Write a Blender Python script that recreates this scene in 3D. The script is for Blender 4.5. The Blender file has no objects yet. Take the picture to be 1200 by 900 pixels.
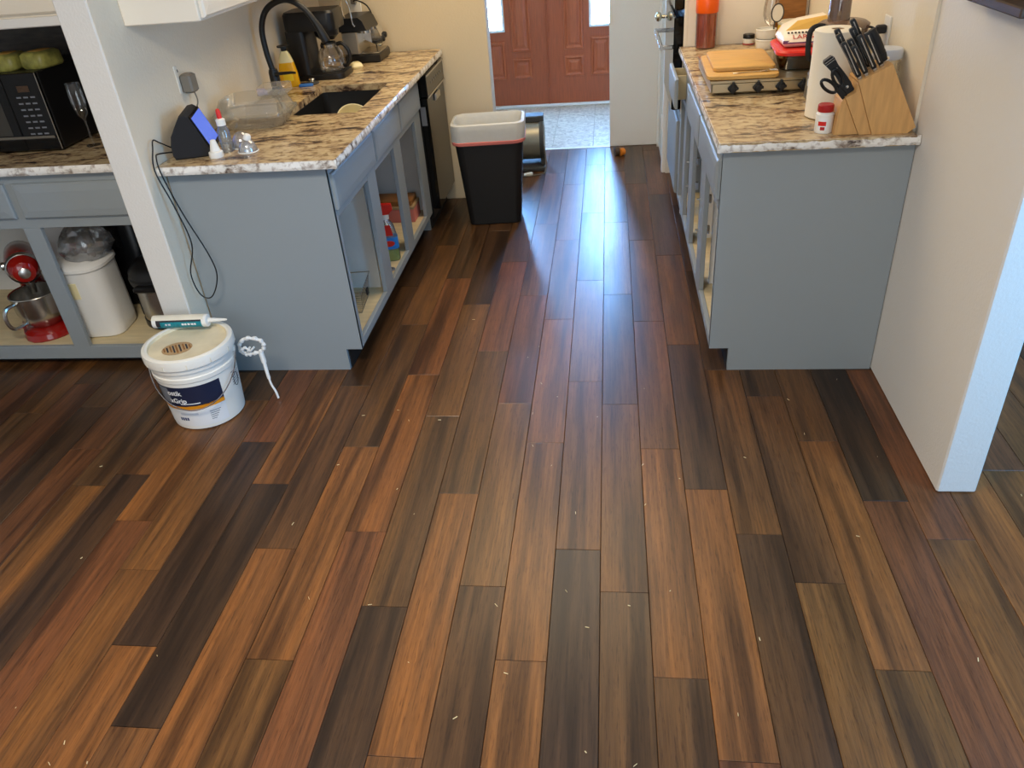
import bpy, math, random
from mathutils import Matrix, Vector, Euler
random.seed(7)
SC = bpy.context.scene
COL = SC.collection
PI = math.pi

def C(r, g, b):
    """sRGB 0-255 to linear"""
    f = lambda c: (c/255/12.92) if c/255 <= .04045 else ((c/255+.055)/1.055)**2.4
    return (f(r), f(g), f(b), 1.0)

# ------------------------------------------------------------------ camera
F_PX, PITCH, YAW, ROLL, CAM_H = 910.618, 0.571254, 0.151226, -0.0881286, 1.694
def cam_axes():
    cy, sy = math.cos(YAW), math.sin(YAW)
    fwd = Vector((-sy*math.cos(PITCH), cy*math.cos(PITCH), -math.sin(PITCH)))
    r = Vector((cy, sy, 0)); u = r.cross(fwd)
    c, s = math.cos(ROLL), math.sin(ROLL)
    return c*r+s*u, -s*r+c*u, fwd
cam = bpy.data.cameras.new('camera'); cam_o = bpy.data.objects.new('camera', cam); COL.objects.link(cam_o)
_r, _u, _f = cam_axes()
cam_o.matrix_world = Matrix(((_r.x, _u.x, -_f.x, 0), (_r.y, _u.y, -_f.y, 0), (_r.z, _u.z, -_f.z, CAM_H), (0, 0, 0, 1)))
cam.sensor_width = 36; cam.lens = F_PX*36/1200; cam.clip_start = .05
SC.camera = cam_o
SC.view_settings.view_transform = 'Standard'; SC.view_settings.look = 'None'
SC.view_settings.gamma = 1; SC.view_settings.use_curve_mapping = False
SC.view_settings.exposure = -0.1
# ------------------------------------------------------------------ world + daylight + ceiling lamps
w = bpy.data.worlds.new('world'); SC.world = w; w.use_nodes = True
w.node_tree.nodes['Background'].inputs[0].default_value = (.45, .68, 1.0, 1)
w.node_tree.nodes['Background'].inputs[1].default_value = 1.0
def area(name, loc, target, sx, sy, power, col):
    l = bpy.data.lights.new(name, 'AREA'); l.shape = 'RECTANGLE'; l.size = sx; l.size_y = sy
    l.energy = power; l.color = col
    o = bpy.data.objects.new(name, l); COL.objects.link(o); o.location = loc
    o.rotation_euler = (Vector(target)-Vector(loc)).to_track_quat('-Z', 'Y').to_euler()
    return o
DAY = (.13, .50, 1.0)
WARM = (1.0, .80, .52)
SOFT = (1.0, .88, .72)
area('daylight_side_window', (2.12, 1.1, 1.3), (0, 1.25, 1.1), 1.0, 1.5, 62, DAY)      # big window in the dining room's right wall
area('daylight_rear_window', (-.2, -2.12, 1.35), (-.2, 3, 1.0), 2.4, 1.6, 40, (.80, .91, 1.0))   # window behind the camera
area('daylight_far_window', (1.7, 5.1, 1.35), (1.5, 1.5, 0.3), .9, 1.4, 22, (.95, .97, 1.0))     # window of the room right of the wall
area('kitchen_ceiling_light', (-.35, 3.9, 2.42), (-.35, 3.9, 0), 1.6, 1.2, 34, WARM)
area('dining_ceiling_light', (-1.0, .7, 2.42), (-1.0, .7, 0), .6, .6, 58, SOFT)
area('foyer_ceiling_light', (-.5, 6.5, 2.42), (-.5, 6.5, 0), .5, .5, 6, WARM)

# ------------------------------------------------------------------ mesh builder
class B:
    def __init__(s): s.v = []; s.f = []; s.flat = set(); s.M = Matrix.Identity(4)
    def add(s, vs, fs):
        k = len(s.v); s.v += [tuple(s.M @ Vector(v)) for v in vs]; s.f += [tuple(i+k for i in f) for f in fs]; return s
    def box(s, x0, x1, y0, y1, z0, z1):
        return s.add([(x0,y0,z0),(x1,y0,z0),(x1,y1,z0),(x0,y1,z0),(x0,y0,z1),(x1,y0,z1),(x1,y1,z1),(x0,y1,z1)],
                     [(3,2,1,0),(4,5,6,7),(0,1,5,4),(1,2,6,5),(2,3,7,6),(3,0,4,7)])
    def loft(s, rings, cap0=True, cap1=True, closed=True):
        n = len(rings[0]); vs = [p for r in rings for p in r]; fs = []
        for i in range(len(rings)-1):
            for j in range(n if closed else n-1):
                a = i*n+j; b = i*n+(j+1) % n
                fs.append((a, b, b+n, a+n))
        if cap0: fs.append(tuple(range(n-1, -1, -1)))
        if cap1: fs.append(tuple((len(rings)-1)*n+j for j in range(n)))
        return s.add(vs, fs)
    def cbox(s, x0, x1, y0, y1, z0, z1, c=.003):
        """box with chamfered edges"""
        def ring(i, z): return [(x0+i+c if 0 else x0+i, y0+i+c, z), (x0+i+c, y0+i, z), (x1-i-c, y0+i, z), (x1-i, y0+i+c, z),
                                (x1-i, y1-i-c, z), (x1-i-c, y1-i, z), (x0+i+c, y1-i, z), (x0+i, y1-i-c, z)]
        return s.loft([ring(c, z0), ring(0, z0+c), ring(0, z1-c), ring(c, z1)])
    def rprism(s, prof, z=None):
        """list of (w, d, r, z, cx, cy): rounded rectangles lofted"""
        rings = []
        for q in prof:
            wd, dp, r, zz = q[:4]; cx, cy = (q[4], q[5]) if len(q) > 4 else (0, 0)
            ring = []
            for k, (sx, sy) in enumerate(((1, 1), (-1, 1), (-1, -1), (1, -1))):
                for t in range(5):
                    a = k*PI/2+t*PI/8
                    ring.append((cx+sx*(wd/2-r)+r*math.cos(a), cy+sy*(dp/2-r)+r*math.sin(a), zz))
            rings.append(ring)
        return s.loft(rings)
    def lathe(s, prof, n=28, cap0=True, cap1=True, cx=0, cy=0, sx=1, sy=1):
        return s.loft([[(cx+sx*r*math.cos(2*PI*j/n), cy+sy*r*math.sin(2*PI*j/n), z) for j in range(n)] for r, z in prof], cap0, cap1)
    def tube(s, pts, r, n=8, closed=False):
        P = [Vector(p) for p in pts]; rings = []; m = len(P); up = None
        for i in range(m):
            a = P[(i-1) % m] if (closed or i) else P[0]; b = P[(i+1) % m] if (closed or i < m-1) else P[-1]
            t = (b-a).normalized()
            if up is None: up = Vector((0, 0, 1)) if abs(t.z) < .9 else Vector((1, 0, 0))
            x = t.cross(up).normalized(); up = x.cross(t).normalized()
            rr = r[i] if isinstance(r, (list, tuple)) else r
            rings.append([tuple(P[i]+rr*(math.cos(2*PI*k/n)*x+math.sin(2*PI*k/n)*up)) for k in range(n)])
        if closed: rings.append(rings[0]); return s.loft(rings, False, False)
        return s.loft(rings)
    def prism(s, poly, h, axis='z', at=0):
        """2D polygon extruded by h from at along axis"""
        def P(p, t):
            return {'z': (p[0], p[1], t), 'y': (p[0], t, p[1]), 'x': (t, p[0], p[1])}[axis]
        return s.loft([[P(p, at) for p in poly], [P(p, at+h) for p in poly]])
    def ell(s, cx, cy, cz, rx, ry, rz, n=20, m=12, z0=-1, z1=1):
        pr = []
        for i in range(m+1):
            a = math.asin(max(-1, min(1, z0+(z1-z0)*i/m))) if 0 else (math.asin(z0)+(math.asin(z1)-math.asin(z0))*i/m)
            pr.append((max(math.cos(a), .001), math.sin(a)))
        return s.loft([[(cx+rx*r*math.cos(2*PI*j/n), cy+ry*r*math.sin(2*PI*j/n), cz+rz*z) for j in range(n)] for r, z in pr])
    def at(s, loc=(0,0,0), rot=(0,0,0), sc=(1,1,1)):
        s.M = Matrix.Translation(loc) @ Euler(rot).to_matrix().to_4x4() @ Matrix.Diagonal((*sc, 1)); return s
    def mesh(s, name, smooth=35):
        me = bpy.data.meshes.new(name); me.from_pydata(s.v, [], s.f); me.validate(); me.update()
        if smooth:
            for p in me.polygons: p.use_smooth = True
            me.set_sharp_from_angle(angle=math.radians(smooth))
        return me

def spline(pts, n=8, closed=False):
    P = [Vector(p) for p in pts]; m = len(P); out = []
    for i in range(m if closed else m-1):
        g = lambda k: P[k % m] if closed else P[max(0, min(m-1, k))]
        a, b, c, d = g(i-1), g(i), g(i+1), g(i+2)
        for k in range(n):
            t = k/n
            out.append(tuple(.5*((2*b)+(c-a)*t+(2*a-5*b+4*c-d)*t*t+(3*b-a-3*c+d)*t**3)))
    if not closed: out.append(tuple(P[-1]))
    return out

def link(name, me, mat, parent=None, loc=(0,0,0), rot=(0,0,0)):
    o = bpy.data.objects.new(name, me); COL.objects.link(o)
    if mat is not None:
        me.materials.clear(); me.materials.append(M(mat) if isinstance(mat, str) else mat)
    o.parent = parent; o.location = loc; o.rotation_euler = rot
    return o
def part(name, b, mat, parent, loc=(0,0,0), rot=(0,0,0), label=None, smooth=35):
    o = link(name, b.mesh(name, smooth), mat, parent, loc, rot)
    if label: o['label'] = label
    return o
def thing(name, label, cat, loc=(0,0,0), rz=0, group=None):
    o = bpy.data.objects.new(name, None); COL.objects.link(o); o.location = loc; o.rotation_euler = (0, 0, rz)
    o.empty_display_size = .05
    o['label'] = label; o['category'] = cat
    if group: o['group'] = group
    return o
def solo(name, b, mat, label, cat, loc=(0,0,0), rot=(0,0,0), group=None, smooth=35):
    o = link(name, b.mesh(name, smooth), mat, None, loc, rot)
    o['label'] = label; o['category'] = cat
    if group: o['group'] = group
    return o
def struct(name, b, mat, label=None, smooth=0, loc=(0,0,0)):
    o = link(name, b.mesh(name, smooth), mat, None, loc); o['kind'] = 'structure'
    o['label'] = label or name.replace('_', ' '); return o
def text_builder(s, size, fn=None, depth=.0004, bold=False):
    """lettering as a mesh in the XY plane, centred; fn maps (x, y, z)"""
    cu = bpy.data.curves.new('t', 'FONT'); cu.body = s; cu.size = size; cu.align_x = 'CENTER'; cu.align_y = 'CENTER'
    cu.extrude = depth
    if bold: cu.offset = size*.018
    o = bpy.data.objects.new('t', cu); COL.objects.link(o)
    me = bpy.data.meshes.new_from_object(o)
    b = B(); b.add([fn(*v.co) if fn else tuple(v.co) for v in me.vertices], [tuple(p.vertices) for p in me.polygons])
    bpy.data.objects.remove(o); bpy.data.curves.remove(cu); bpy.data.meshes.remove(me)
    return b

# ------------------------------------------------------------------ materials
MATS = {}
def M(n): return MATS[n]
def mat(n, col, rough=.5, metal=0, spec=.5, bump=0, bscale=60, var=0, vscale=8, coat=0, emit=None, estr=0, trans=0, ior=1.45, alpha=1, stretch=(1,1,1)):
    m = bpy.data.materials.new(n); m.use_nodes = True; nt = m.node_tree; p = nt.nodes['Principled BSDF']
    p.inputs['Base Color'].default_value = col; p.inputs['Roughness'].default_value = rough; p.inputs['Metallic'].default_value = metal
    p.inputs['Specular IOR Level'].default_value = spec; p.inputs['IOR'].default_value = ior
    if coat: p.inputs['Coat Weight'].default_value = coat; p.inputs['Coat Roughness'].default_value = .08
    if trans: p.inputs['Transmission Weight'].default_value = trans
    if alpha < 1: p.inputs['Alpha'].default_value = alpha
    if emit: p.inputs['Emission Color'].default_value = emit; p.inputs['Emission Strength'].default_value = estr
    if bump or var:
        tc = nt.nodes.new('ShaderNodeTexCoord'); mp = nt.nodes.new('ShaderNodeMapping'); mp.inputs['Scale'].default_value = stretch
        nt.links.new(tc.outputs['Object'], mp.inputs['Vector'])
    if bump:
        nz = nt.nodes.new('ShaderNodeTexNoise'); nz.inputs['Scale'].default_value = bscale; nz.inputs['Detail'].default_value = 4
        bp = nt.nodes.new('ShaderNodeBump'); bp.inputs['Strength'].default_value = bump; bp.inputs['Distance'].default_value = .004
        nt.links.new(mp.outputs[0], nz.inputs['Vector']); nt.links.new(nz.outputs['Fac'], bp.inputs['Height']); nt.links.new(bp.outputs[0], p.inputs['Normal'])
    if var:
        nz = nt.nodes.new('ShaderNodeTexNoise'); nz.inputs['Scale'].default_value = vscale; nz.inputs['Detail'].default_value = 5
        cr = nt.nodes.new('ShaderNodeValToRGB'); e = cr.color_ramp.elements
        e[0].position = .3; e[1].position = .7
        e[0].color = tuple(c*(1-var) for c in col[:3])+(1,); e[1].color = tuple(min(1, c*(1+var)) for c in col[:3])+(1,)
        nt.links.new(mp.outputs[0], nz.inputs['Vector']); nt.links.new(nz.outputs['Fac'], cr.inputs[0]); nt.links.new(cr.outputs[0], p.inputs['Base Color'])
    MATS[n] = m; return m
def clear(n, tint=(1,1,1,1), gloss=.12, rough=.05, op=0.0, opcol=(1,1,1,1)):
    """thin clear plastic or glass: transparent with a sharp sheen"""
    m = bpy.data.materials.new(n); m.use_nodes = True; nt = m.node_tree; nt.nodes.remove(nt.nodes['Principled BSDF'])
    out = nt.nodes['Material Output']; tr = nt.nodes.new('ShaderNodeBsdfTransparent'); tr.inputs[0].default_value = tint
    gl = nt.nodes.new('ShaderNodeBsdfGlossy'); gl.inputs['Roughness'].default_value = rough
    fr = nt.nodes.new('ShaderNodeLayerWeight'); fr.inputs[0].default_value = .35
    mx = nt.nodes.new('ShaderNodeMixShader'); ma = nt.nodes.new('ShaderNodeMath'); ma.operation = 'MULTIPLY_ADD'
    ma.inputs[1].default_value = .6; ma.inputs[2].default_value = gloss
    nt.links.new(fr.outputs['Fresnel'], ma.inputs[0]); nt.links.new(ma.outputs[0], mx.inputs[0])
    nt.links.new(tr.outputs[0], mx.inputs[1]); nt.links.new(gl.outputs[0], mx.inputs[2])
    last = mx
    if op:
        df = nt.nodes.new('ShaderNodeBsdfDiffuse'); df.inputs[0].default_value = opcol
        m2 = nt.nodes.new('ShaderNodeMixShader'); m2.inputs[0].default_value = op
        nt.links.new(mx.outputs[0], m2.inputs[1]); nt.links.new(df.outputs[0], m2.inputs[2]); last = m2
    nt.links.new(last.outputs[0], out.inputs['Surface']); MATS[n] = m; return m

mat('wall_paint', C(212,196,166), .85, bump=.25, bscale=90)
mat('wall_white', C(222,217,209), .85, bump=.35, bscale=120)
mat('wall_cream', C(226,215,194), .85, bump=.25, bscale=90)
mat('ceiling_paint', C(235,232,226), .9)
mat('trim_white', C(232,230,226), .5)
mat('door_white', C(222,218,208), .55)
mat('cab_grey', C(146,153,156), .5, bump=.04, bscale=30)
mat('cab_edge', C(150,155,156), .5)
mat('cab_white', C(226,224,218), .55, var=.05, vscale=4)
mat('cab_ply', C(214,196,156), .6, var=.1, vscale=6, stretch=(1,6,1))
mat('upper_white', C(240,230,212), .45)
mat('black_gloss', C(12,12,13), .06, spec=.32)
mat('black_sat', C(20,20,21), .35)
mat('black_matte', C(26,26,27), .6)
mat('black_cloth', C(34,34,37), .9, bump=.3, bscale=500)
mat('sink_black', C(18,19,20), .45, bump=.05, bscale=400)
mat('steel', C(196,192,184), .25, 1)
mat('steel_soft', C(190,184,172), .38, 1)
mat('chrome', C(225,225,225), .08, 1)
mat('white_plastic', C(236,234,228), .4)
mat('offwhite_plastic', C(230,224,206), .45, var=.06, vscale=14)
mat('lid_dirty', C(226,214,184), .5, var=.14, vscale=9)
mat('bucket_white', C(238,235,226), .4)
mat('navy', C(28,36,62), .4)
mat('orange_band', C(232,150,30), .4)
mat('ink_grey', C(120,124,132), .5)
mat('ink_dark', C(46,46,52), .5)
mat('ink_blue', C(40,60,110), .5)
mat('ink_white', C(235,235,235), .5)
mat('teal', C(20,128,142), .4, var=.25, vscale=50)
mat('red_gloss', C(150,22,16), .15, coat=.6)
mat('red_plastic', C(214,36,24), .35)
mat('red_dark', C(170,30,30), .45)
mat('pink_paper', C(214,124,112), .6)
mat('wood_board', C(206,160,88), .5, var=.16, vscale=5, stretch=(1.2,14,1))
mat('wood_block', C(206,158,98), .5, var=.12, vscale=5, stretch=(14,14,1.5))
mat('wood_dark', C(74,54,36), .6, var=.35, vscale=9, stretch=(14,1,14))
mat('wood_basket', C(150,100,50), .6, var=.25, vscale=12, stretch=(1,1,10))
mat('door_wood', C(160,76,38), .42, var=.16, vscale=7, stretch=(14,14,1), coat=.15)
mat('door_wood_panel', C(168,82,42), .42, var=.16, vscale=7, stretch=(14,14,1), coat=.15)
mat('paper_white', C(240,232,214), .9, bump=.15, bscale=140)
mat('liner', C(202,203,200), .5, bump=.4, bscale=30)
mat('liner_in', C(186,181,170), .6, bump=.5, bscale=25)
mat('drawstring', C(226,128,120), .6)
mat('screen', C(10,10,12), .2, emit=C(88,118,226), estr=1.1)
mat('amber', C(238,178,20), .2, spec=.5)
mat('amber_top', C(240,226,170), .25)
mat('cream', C(240,226,176), .35)
mat('blue_cloth', C(50,110,190), .8)
mat('adapter', C(120,114,104), .5)
mat('cable', C(16,16,18), .5)
mat('cable_grey', C(110,104,92), .5)
mat('green_pack', C(140,138,72), .4, var=.4, vscale=30)
mat('backsplash_shaded', C(58,50,42), .35, var=.5, vscale=8, stretch=(2,2,9))  # granite backsplash, the shade of the niche put into its dark colour
mat('yellow_tin', C(244,206,30), .4)
mat('orange_lid', C(240,96,14), .3)
mat('pasta', C(178,84,52), .6, var=.5, vscale=10, stretch=(26,26,1))
mat('tan_pack', C(226,180,90), .45)
mat('bag_white', C(240,228,210), .35)
mat('bag_purple', C(90,40,90), .35)
mat('food_dark', C(70,42,22), .4, var=.4, vscale=30)
mat('grey_plastic', C(104,100,92), .4)
mat('fan_metal', C(150,142,122), .35, .6)
mat('gasket', C(60,58,54), .6)
mat('sky_glass', C(250,250,250), .3, emit=(.20, .48, 1.0, 1), estr=130.0)
mat('leading', C(200,205,210), .4, 1)
mat('brass', C(190,176,146), .25, 1)
mat('outlet_white', C(230,226,214), .5)
mat('tape_white', C(236,236,234), .6, bump=.3, bscale=200)
mat('green_hose', C(30,110,50), .5)
mat('lime', C(176,196,50), .3)
mat('label_blue', C(40,130,214), .4)
mat('cardboard', C(180,150,110), .8)
mat('blue_box', C(84,130,186), .5)
mat('silver_paper', C(200,206,216), .5)
mat('orange_toy', C(222,130,40), .5)
mat('crumb', C(226,206,160), .8)
mat('tile_grout', C(170,155,135), .8)
mat('burner_steel', C(186,172,142), .3, .9)
mat('rubber', C(24,22,22), .6)
mat('silver_band', C(200,200,198), .3, 1)
clear('glass', gloss=.10)
clear('clear_plastic', tint=(.98,.97,.94,1), gloss=.13, op=.09, opcol=C(245,238,220))
clear('smoke_plastic', tint=(.62,.5,.42,1), gloss=.14, op=.2, opcol=C(150,130,120))
clear('bag_clear', gloss=.28, rough=.12, op=.10, opcol=C(220,220,220))
clear('spray_clear', tint=(.8,.84,.86,1), gloss=.12, op=.12, opcol=C(180,190,195))
clear('dish_glass', tint=(.55,.42,.3,1), gloss=.16)

# granite: cream ground, brown and black streaks running across the counter
def granite(n, ang, light):
    m = bpy.data.materials.new(n); m.use_nodes = True; nt = m.node_tree; p = nt.nodes['Principled BSDF']; L = nt.links.new
    tc = nt.nodes.new('ShaderNodeTexCoord'); mp = nt.nodes.new('ShaderNodeMapping'); mp.inputs['Rotation'].default_value = (0, 0, ang)
    mp.inputs['Scale'].default_value = (7, 24, 16)
    wn = nt.nodes.new('ShaderNodeTexNoise'); wn.inputs['Scale'].default_value = 6; wn.inputs['Detail'].default_value = 3
    mixv = nt.nodes.new('ShaderNodeMixRGB'); mixv.blend_type = 'ADD'; mixv.inputs[0].default_value = .12
    L(tc.outputs['Object'], wn.inputs['Vector']); L(tc.outputs['Object'], mixv.inputs[1]); L(wn.outputs['Color'], mixv.inputs[2]); L(mixv.outputs[0], mp.inputs['Vector'])
    n1 = nt.nodes.new('ShaderNodeTexNoise'); n1.inputs['Scale'].default_value = 1; n1.inputs['Detail'].default_value = 6; n1.inputs['Roughness'].default_value = .62
    r1 = nt.nodes.new('ShaderNodeValToRGB'); e = r1.color_ramp.elements
    cols = [(0.0, C(40,30,26)), (.36, C(60,46,38)), (.42, C(150,124,96)), (.48, C(188,164,126)), (.6, C(206,184,144)), (1.0, C(230,214,180))] if not light else \
           [(0.0, C(50,40,40)), (.34, C(70,58,56)), (.40, C(176,164,152)), (.46, C(232,228,220)), (.6, C(240,236,230)), (1.0, C(246,244,240))]
    e[0].position, e[0].color = cols[0]; e[1].position, e[1].color = cols[-1]
    for q, c in cols[1:-1]:
        k = e.new(q); k.color = c
    n2 = nt.nodes.new('ShaderNodeTexNoise'); n2.inputs['Scale'].default_value = 42; n2.inputs['Detail'].default_value = 5
    r2 = nt.nodes.new('ShaderNodeValToRGB'); r2.color_ramp.elements[0].position = .34; r2.color_ramp.elements[0].color = C(130,100,80); r2.color_ramp.elements[1].position = .5; r2.color_ramp.elements[1].color = (1,1,1,1)
    mu = nt.nodes.new('ShaderNodeMixRGB'); mu.blend_type = 'MULTIPLY'; mu.inputs[0].default_value = .6
    L(mp.outputs[0], n1.inputs['Vector']); L(n1.outputs['Fac'], r1.inputs[0]); L(tc.outputs['Object'], n2.inputs['Vector']); L(n2.outputs['Fac'], r2.inputs[0])
    L(r1.outputs[0], mu.inputs[1]); L(r2.outputs[0], mu.inputs[2]); L(mu.outputs[0], p.inputs['Base Color'])
    p.inputs['Roughness'].default_value = .22
    MATS[n] = m
granite('granite', .35, False)
granite('granite_edge', 1.0, True)

# bamboo plank: each plank's own tone comes from its object colour
def bamboo():
    m = bpy.data.materials.new('bamboo'); m.use_nodes = True; nt = m.node_tree; p = nt.nodes['Principled BSDF']; L = nt.links.new
    oi = nt.nodes.new('ShaderNodeObjectInfo'); tc = nt.nodes.new('ShaderNodeTexCoord')
    mul = nt.nodes.new('ShaderNodeVectorMath'); mul.operation = 'SCALE'; mul.inputs['Scale'].default_value = 37
    cmb = nt.nodes.new('ShaderNodeCombineXYZ'); 
    for k in range(3): L(oi.outputs['Random'], cmb.inputs[k])
    L(cmb.outputs[0], mul.inputs[0])
    ad = nt.nodes.new('ShaderNodeVectorMath'); ad.operation = 'ADD'; L(tc.outputs['Object'], ad.inputs[0]); L(mul.outputs[0], ad.inputs[1])
    def noise(sc, det, rough=.6):
        mp = nt.nodes.new('ShaderNodeMapping'); mp.inputs['Scale'].default_value = sc; L(ad.outputs[0], mp.inputs['Vector'])
        nz = nt.nodes.new('ShaderNodeTexNoise'); nz.inputs['Scale'].default_value = 1; nz.inputs['Detail'].default_value = det; nz.inputs['Roughness'].default_value = rough
        L(mp.outputs[0], nz.inputs['Vector']); return nz
    n1 = noise((16, .9, 1), 2); n2 = noise((110, 3.2, 1), 4, .7); n3 = noise((2.5, 2, 1), 3)
    # broad lengthwise streaks, light to dark
    r1 = nt.nodes.new('ShaderNodeValToRGB'); e = r1.color_ramp.elements
    e[0].position = .36; e[0].color = (.46, .45, .44, 1); e[1].position = .66; e[1].color = (1.34, 1.26, 1.06, 1)
    k = e.new(.5); k.color = (1, 1, 1, 1)
    L(n1.outputs['Fac'], r1.inputs[0])
    r2 = nt.nodes.new('ShaderNodeValToRGB'); e = r2.color_ramp.elements
    e[0].position = .28; e[0].color = (.55, .53, .50, 1); e[1].position = .72; e[1].color = (1.32, 1.32, 1.3, 1)
    L(n2.outputs['Fac'], r2.inputs[0])
    a = nt.nodes.new('ShaderNodeMixRGB'); a.blend_type = 'MULTIPLY'; a.inputs[0].default_value = 1; L(oi.outputs['Color'], a.inputs[1]); L(r1.outputs[0], a.inputs[2])
    b = nt.nodes.new('ShaderNodeMixRGB'); b.blend_type = 'MULTIPLY'; b.inputs[0].default_value = 1; L(a.outputs[0], b.inputs[1]); L(r2.outputs[0], b.inputs[2])
    n4 = noise((210, 16, 1), 3, .7)
    r4 = nt.nodes.new('ShaderNodeValToRGB'); e = r4.color_ramp.elements
    e[0].position = .30; e[0].color = (.55, .5, .46, 1); e[1].position = .46; e[1].color = (1.04, 1.04, 1.04, 1)
    L(n4.outputs['Fac'], r4.inputs[0])
    c4 = nt.nodes.new('ShaderNodeMixRGB'); c4.blend_type = 'MULTIPLY'; c4.inputs[0].default_value = 1; L(b.outputs[0], c4.inputs[1]); L(r4.outputs[0], c4.inputs[2])
    L(c4.outputs[0], p.inputs['Base Color'])
    rr = nt.nodes.new('ShaderNodeMapRange'); rr.inputs['To Min'].default_value = .27; rr.inputs['To Max'].default_value = .42; L(n3.outputs['Fac'], rr.inputs['Value']); L(rr.outputs[0], p.inputs['Roughness'])
    bp = nt.nodes.new('ShaderNodeBump'); bp.inputs['Strength'].default_value = .10; bp.inputs['Distance'].default_value = .002
    L(n2.outputs['Fac'], bp.inputs['Height']); L(bp.outputs[0], p.inputs['Normal'])
    p.inputs['Specular IOR Level'].default_value = .42
    MATS['bamboo'] = m
bamboo()
mat('underlay', C(30,22,16), .8)

def tile_mat():
    m = bpy.data.materials.new('foyer_tile'); m.use_nodes = True; nt = m.node_tree; p = nt.nodes['Principled BSDF']; L = nt.links.new
    tc = nt.nodes.new('ShaderNodeTexCoord'); oi = nt.nodes.new('ShaderNodeObjectInfo')
    ad = nt.nodes.new('ShaderNodeVectorMath'); ad.operation = 'ADD'; L(tc.outputs['Object'], ad.inputs[0]); L(oi.outputs['Location'], ad.inputs[1])
    nz = nt.nodes.new('ShaderNodeTexNoise'); nz.inputs['Scale'].default_value = 22; nz.inputs['Detail'].default_value = 4; nz.inputs['Distortion'].default_value = 1.6; L(ad.outputs[0], nz.inputs['Vector'])
    cr = nt.nodes.new('ShaderNodeValToRGB'); e = cr.color_ramp.elements; e[0].position = .35; e[0].color = C(158,140,118); e[1].position = .62; e[1].color = C(206,192,170)
    L(nz.outputs['Fac'], cr.inputs[0]); L(cr.outputs[0], p.inputs['Base Color']); p.inputs['Roughness'].default_value = .35
    bp = nt.nodes.new('ShaderNodeBump'); bp.inputs['Strength'].default_value = .25; bp.inputs['Distance'].default_value = .004; L(nz.outputs['Fac'], bp.inputs['Height']); L(bp.outputs[0], p.inputs['Normal'])
    MATS['foyer_tile'] = m
tile_mat()
# ================================================================== THE SETTING
CEIL = 2.44
# ---- floor: underlay slab with bamboo planks on it
floor = struct('floor', B().box(-3.6, 2.2, -2.2, 5.83, -.06, -.012), 'underlay', 'dark bamboo plank floor')
PW, PX0, PL = .1349, -.0346, .93
OFF = {-17:2.626,-16:2.449,-15:2.168,-14:1.956,-13:2.02,-12:1.782,-11:1.565,-10:1.287,-9:1.047,-8:1.668,-7:1.26,-6:1.751,-5:1.452,-4:1.008,-3:1.537,-2:1.288,-1:1.691,
       0:1.529,1:1.255,2:1.043,3:1.77,4:1.582,5:1.303,6:1.927,7:1.763,8:1.45,9:1.15,10:1.86}
TONE = {'D': (67,47,31), 'd': (79,55,34), 'e': (91,62,36), 'M': (104,69,38), 'm': (108,73,39), 'R': (110,68,40), 'r': (97,61,37), 'L': (124,79,41), 'l': (114,75,40)}
# tone of each plank, nearest first, starting at the given piece number
TAB = {-17:(-1,'rddrd'), -16:(-1,'Dded'), -15:(-1,'Rrde'), -14:(-1,'ledd'), -13:(-1,'DMed'), -12:(-1,'RLdd'), -11:(-1,'llDed'), -10:(-1,'LDRed'), -9:(-1,'MDLdd'),
       -8:(-1,'LedDde'), -7:(-1,'mLeMdd'), -6:(-1,'RLRded'), -5:(-1,'DeMDdd'), -4:(-1,'MLeRde'), -3:(-1,'emRMrd'), -2:(-1,'LLLMMe'), -1:(-1,'DMmMMe'), 0:(-1,'emeMMM'),
       1:(-1,'eLMMrd'), 2:(-1,'RLdMdrd'), 3:(-1,'dMdde'), 4:(-1,'medde'), 5:(-1,'mLedd'), 6:(-1,'RDrde'), 7:(-1,'lRdde'), 8:(-1,'lLMde'), 9:(-1,'mlRMe'), 10:(-1,'LMlrm')}
def plank_builder(L, w=PW-.0012, t=.012):
    c = .0012; b = B(); x = w/2; y = L/2-.0005
    ring = lambda i, z: [(-x+i, -y+i, z), (x-i, -y+i, z), (x-i, y-i, z), (-x+i, y-i, z)]
    return b.loft([ring(0, -t), ring(0, -c), ring(c, 0)], False, True)
full_plank = plank_builder(PL).mesh('plank', 0); full_plank.materials.append(M('bamboo'))
rest = B(); nplank = 0
def solid_spot(x, y):
    """places where furniture or walls cover the boards completely"""
    if -1.60 < x < -1.15 and 2.85 < y < 4.7: return True
    if .52 < x < 1.0 and 2.85 < y < 5.6: return True
    return False
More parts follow.
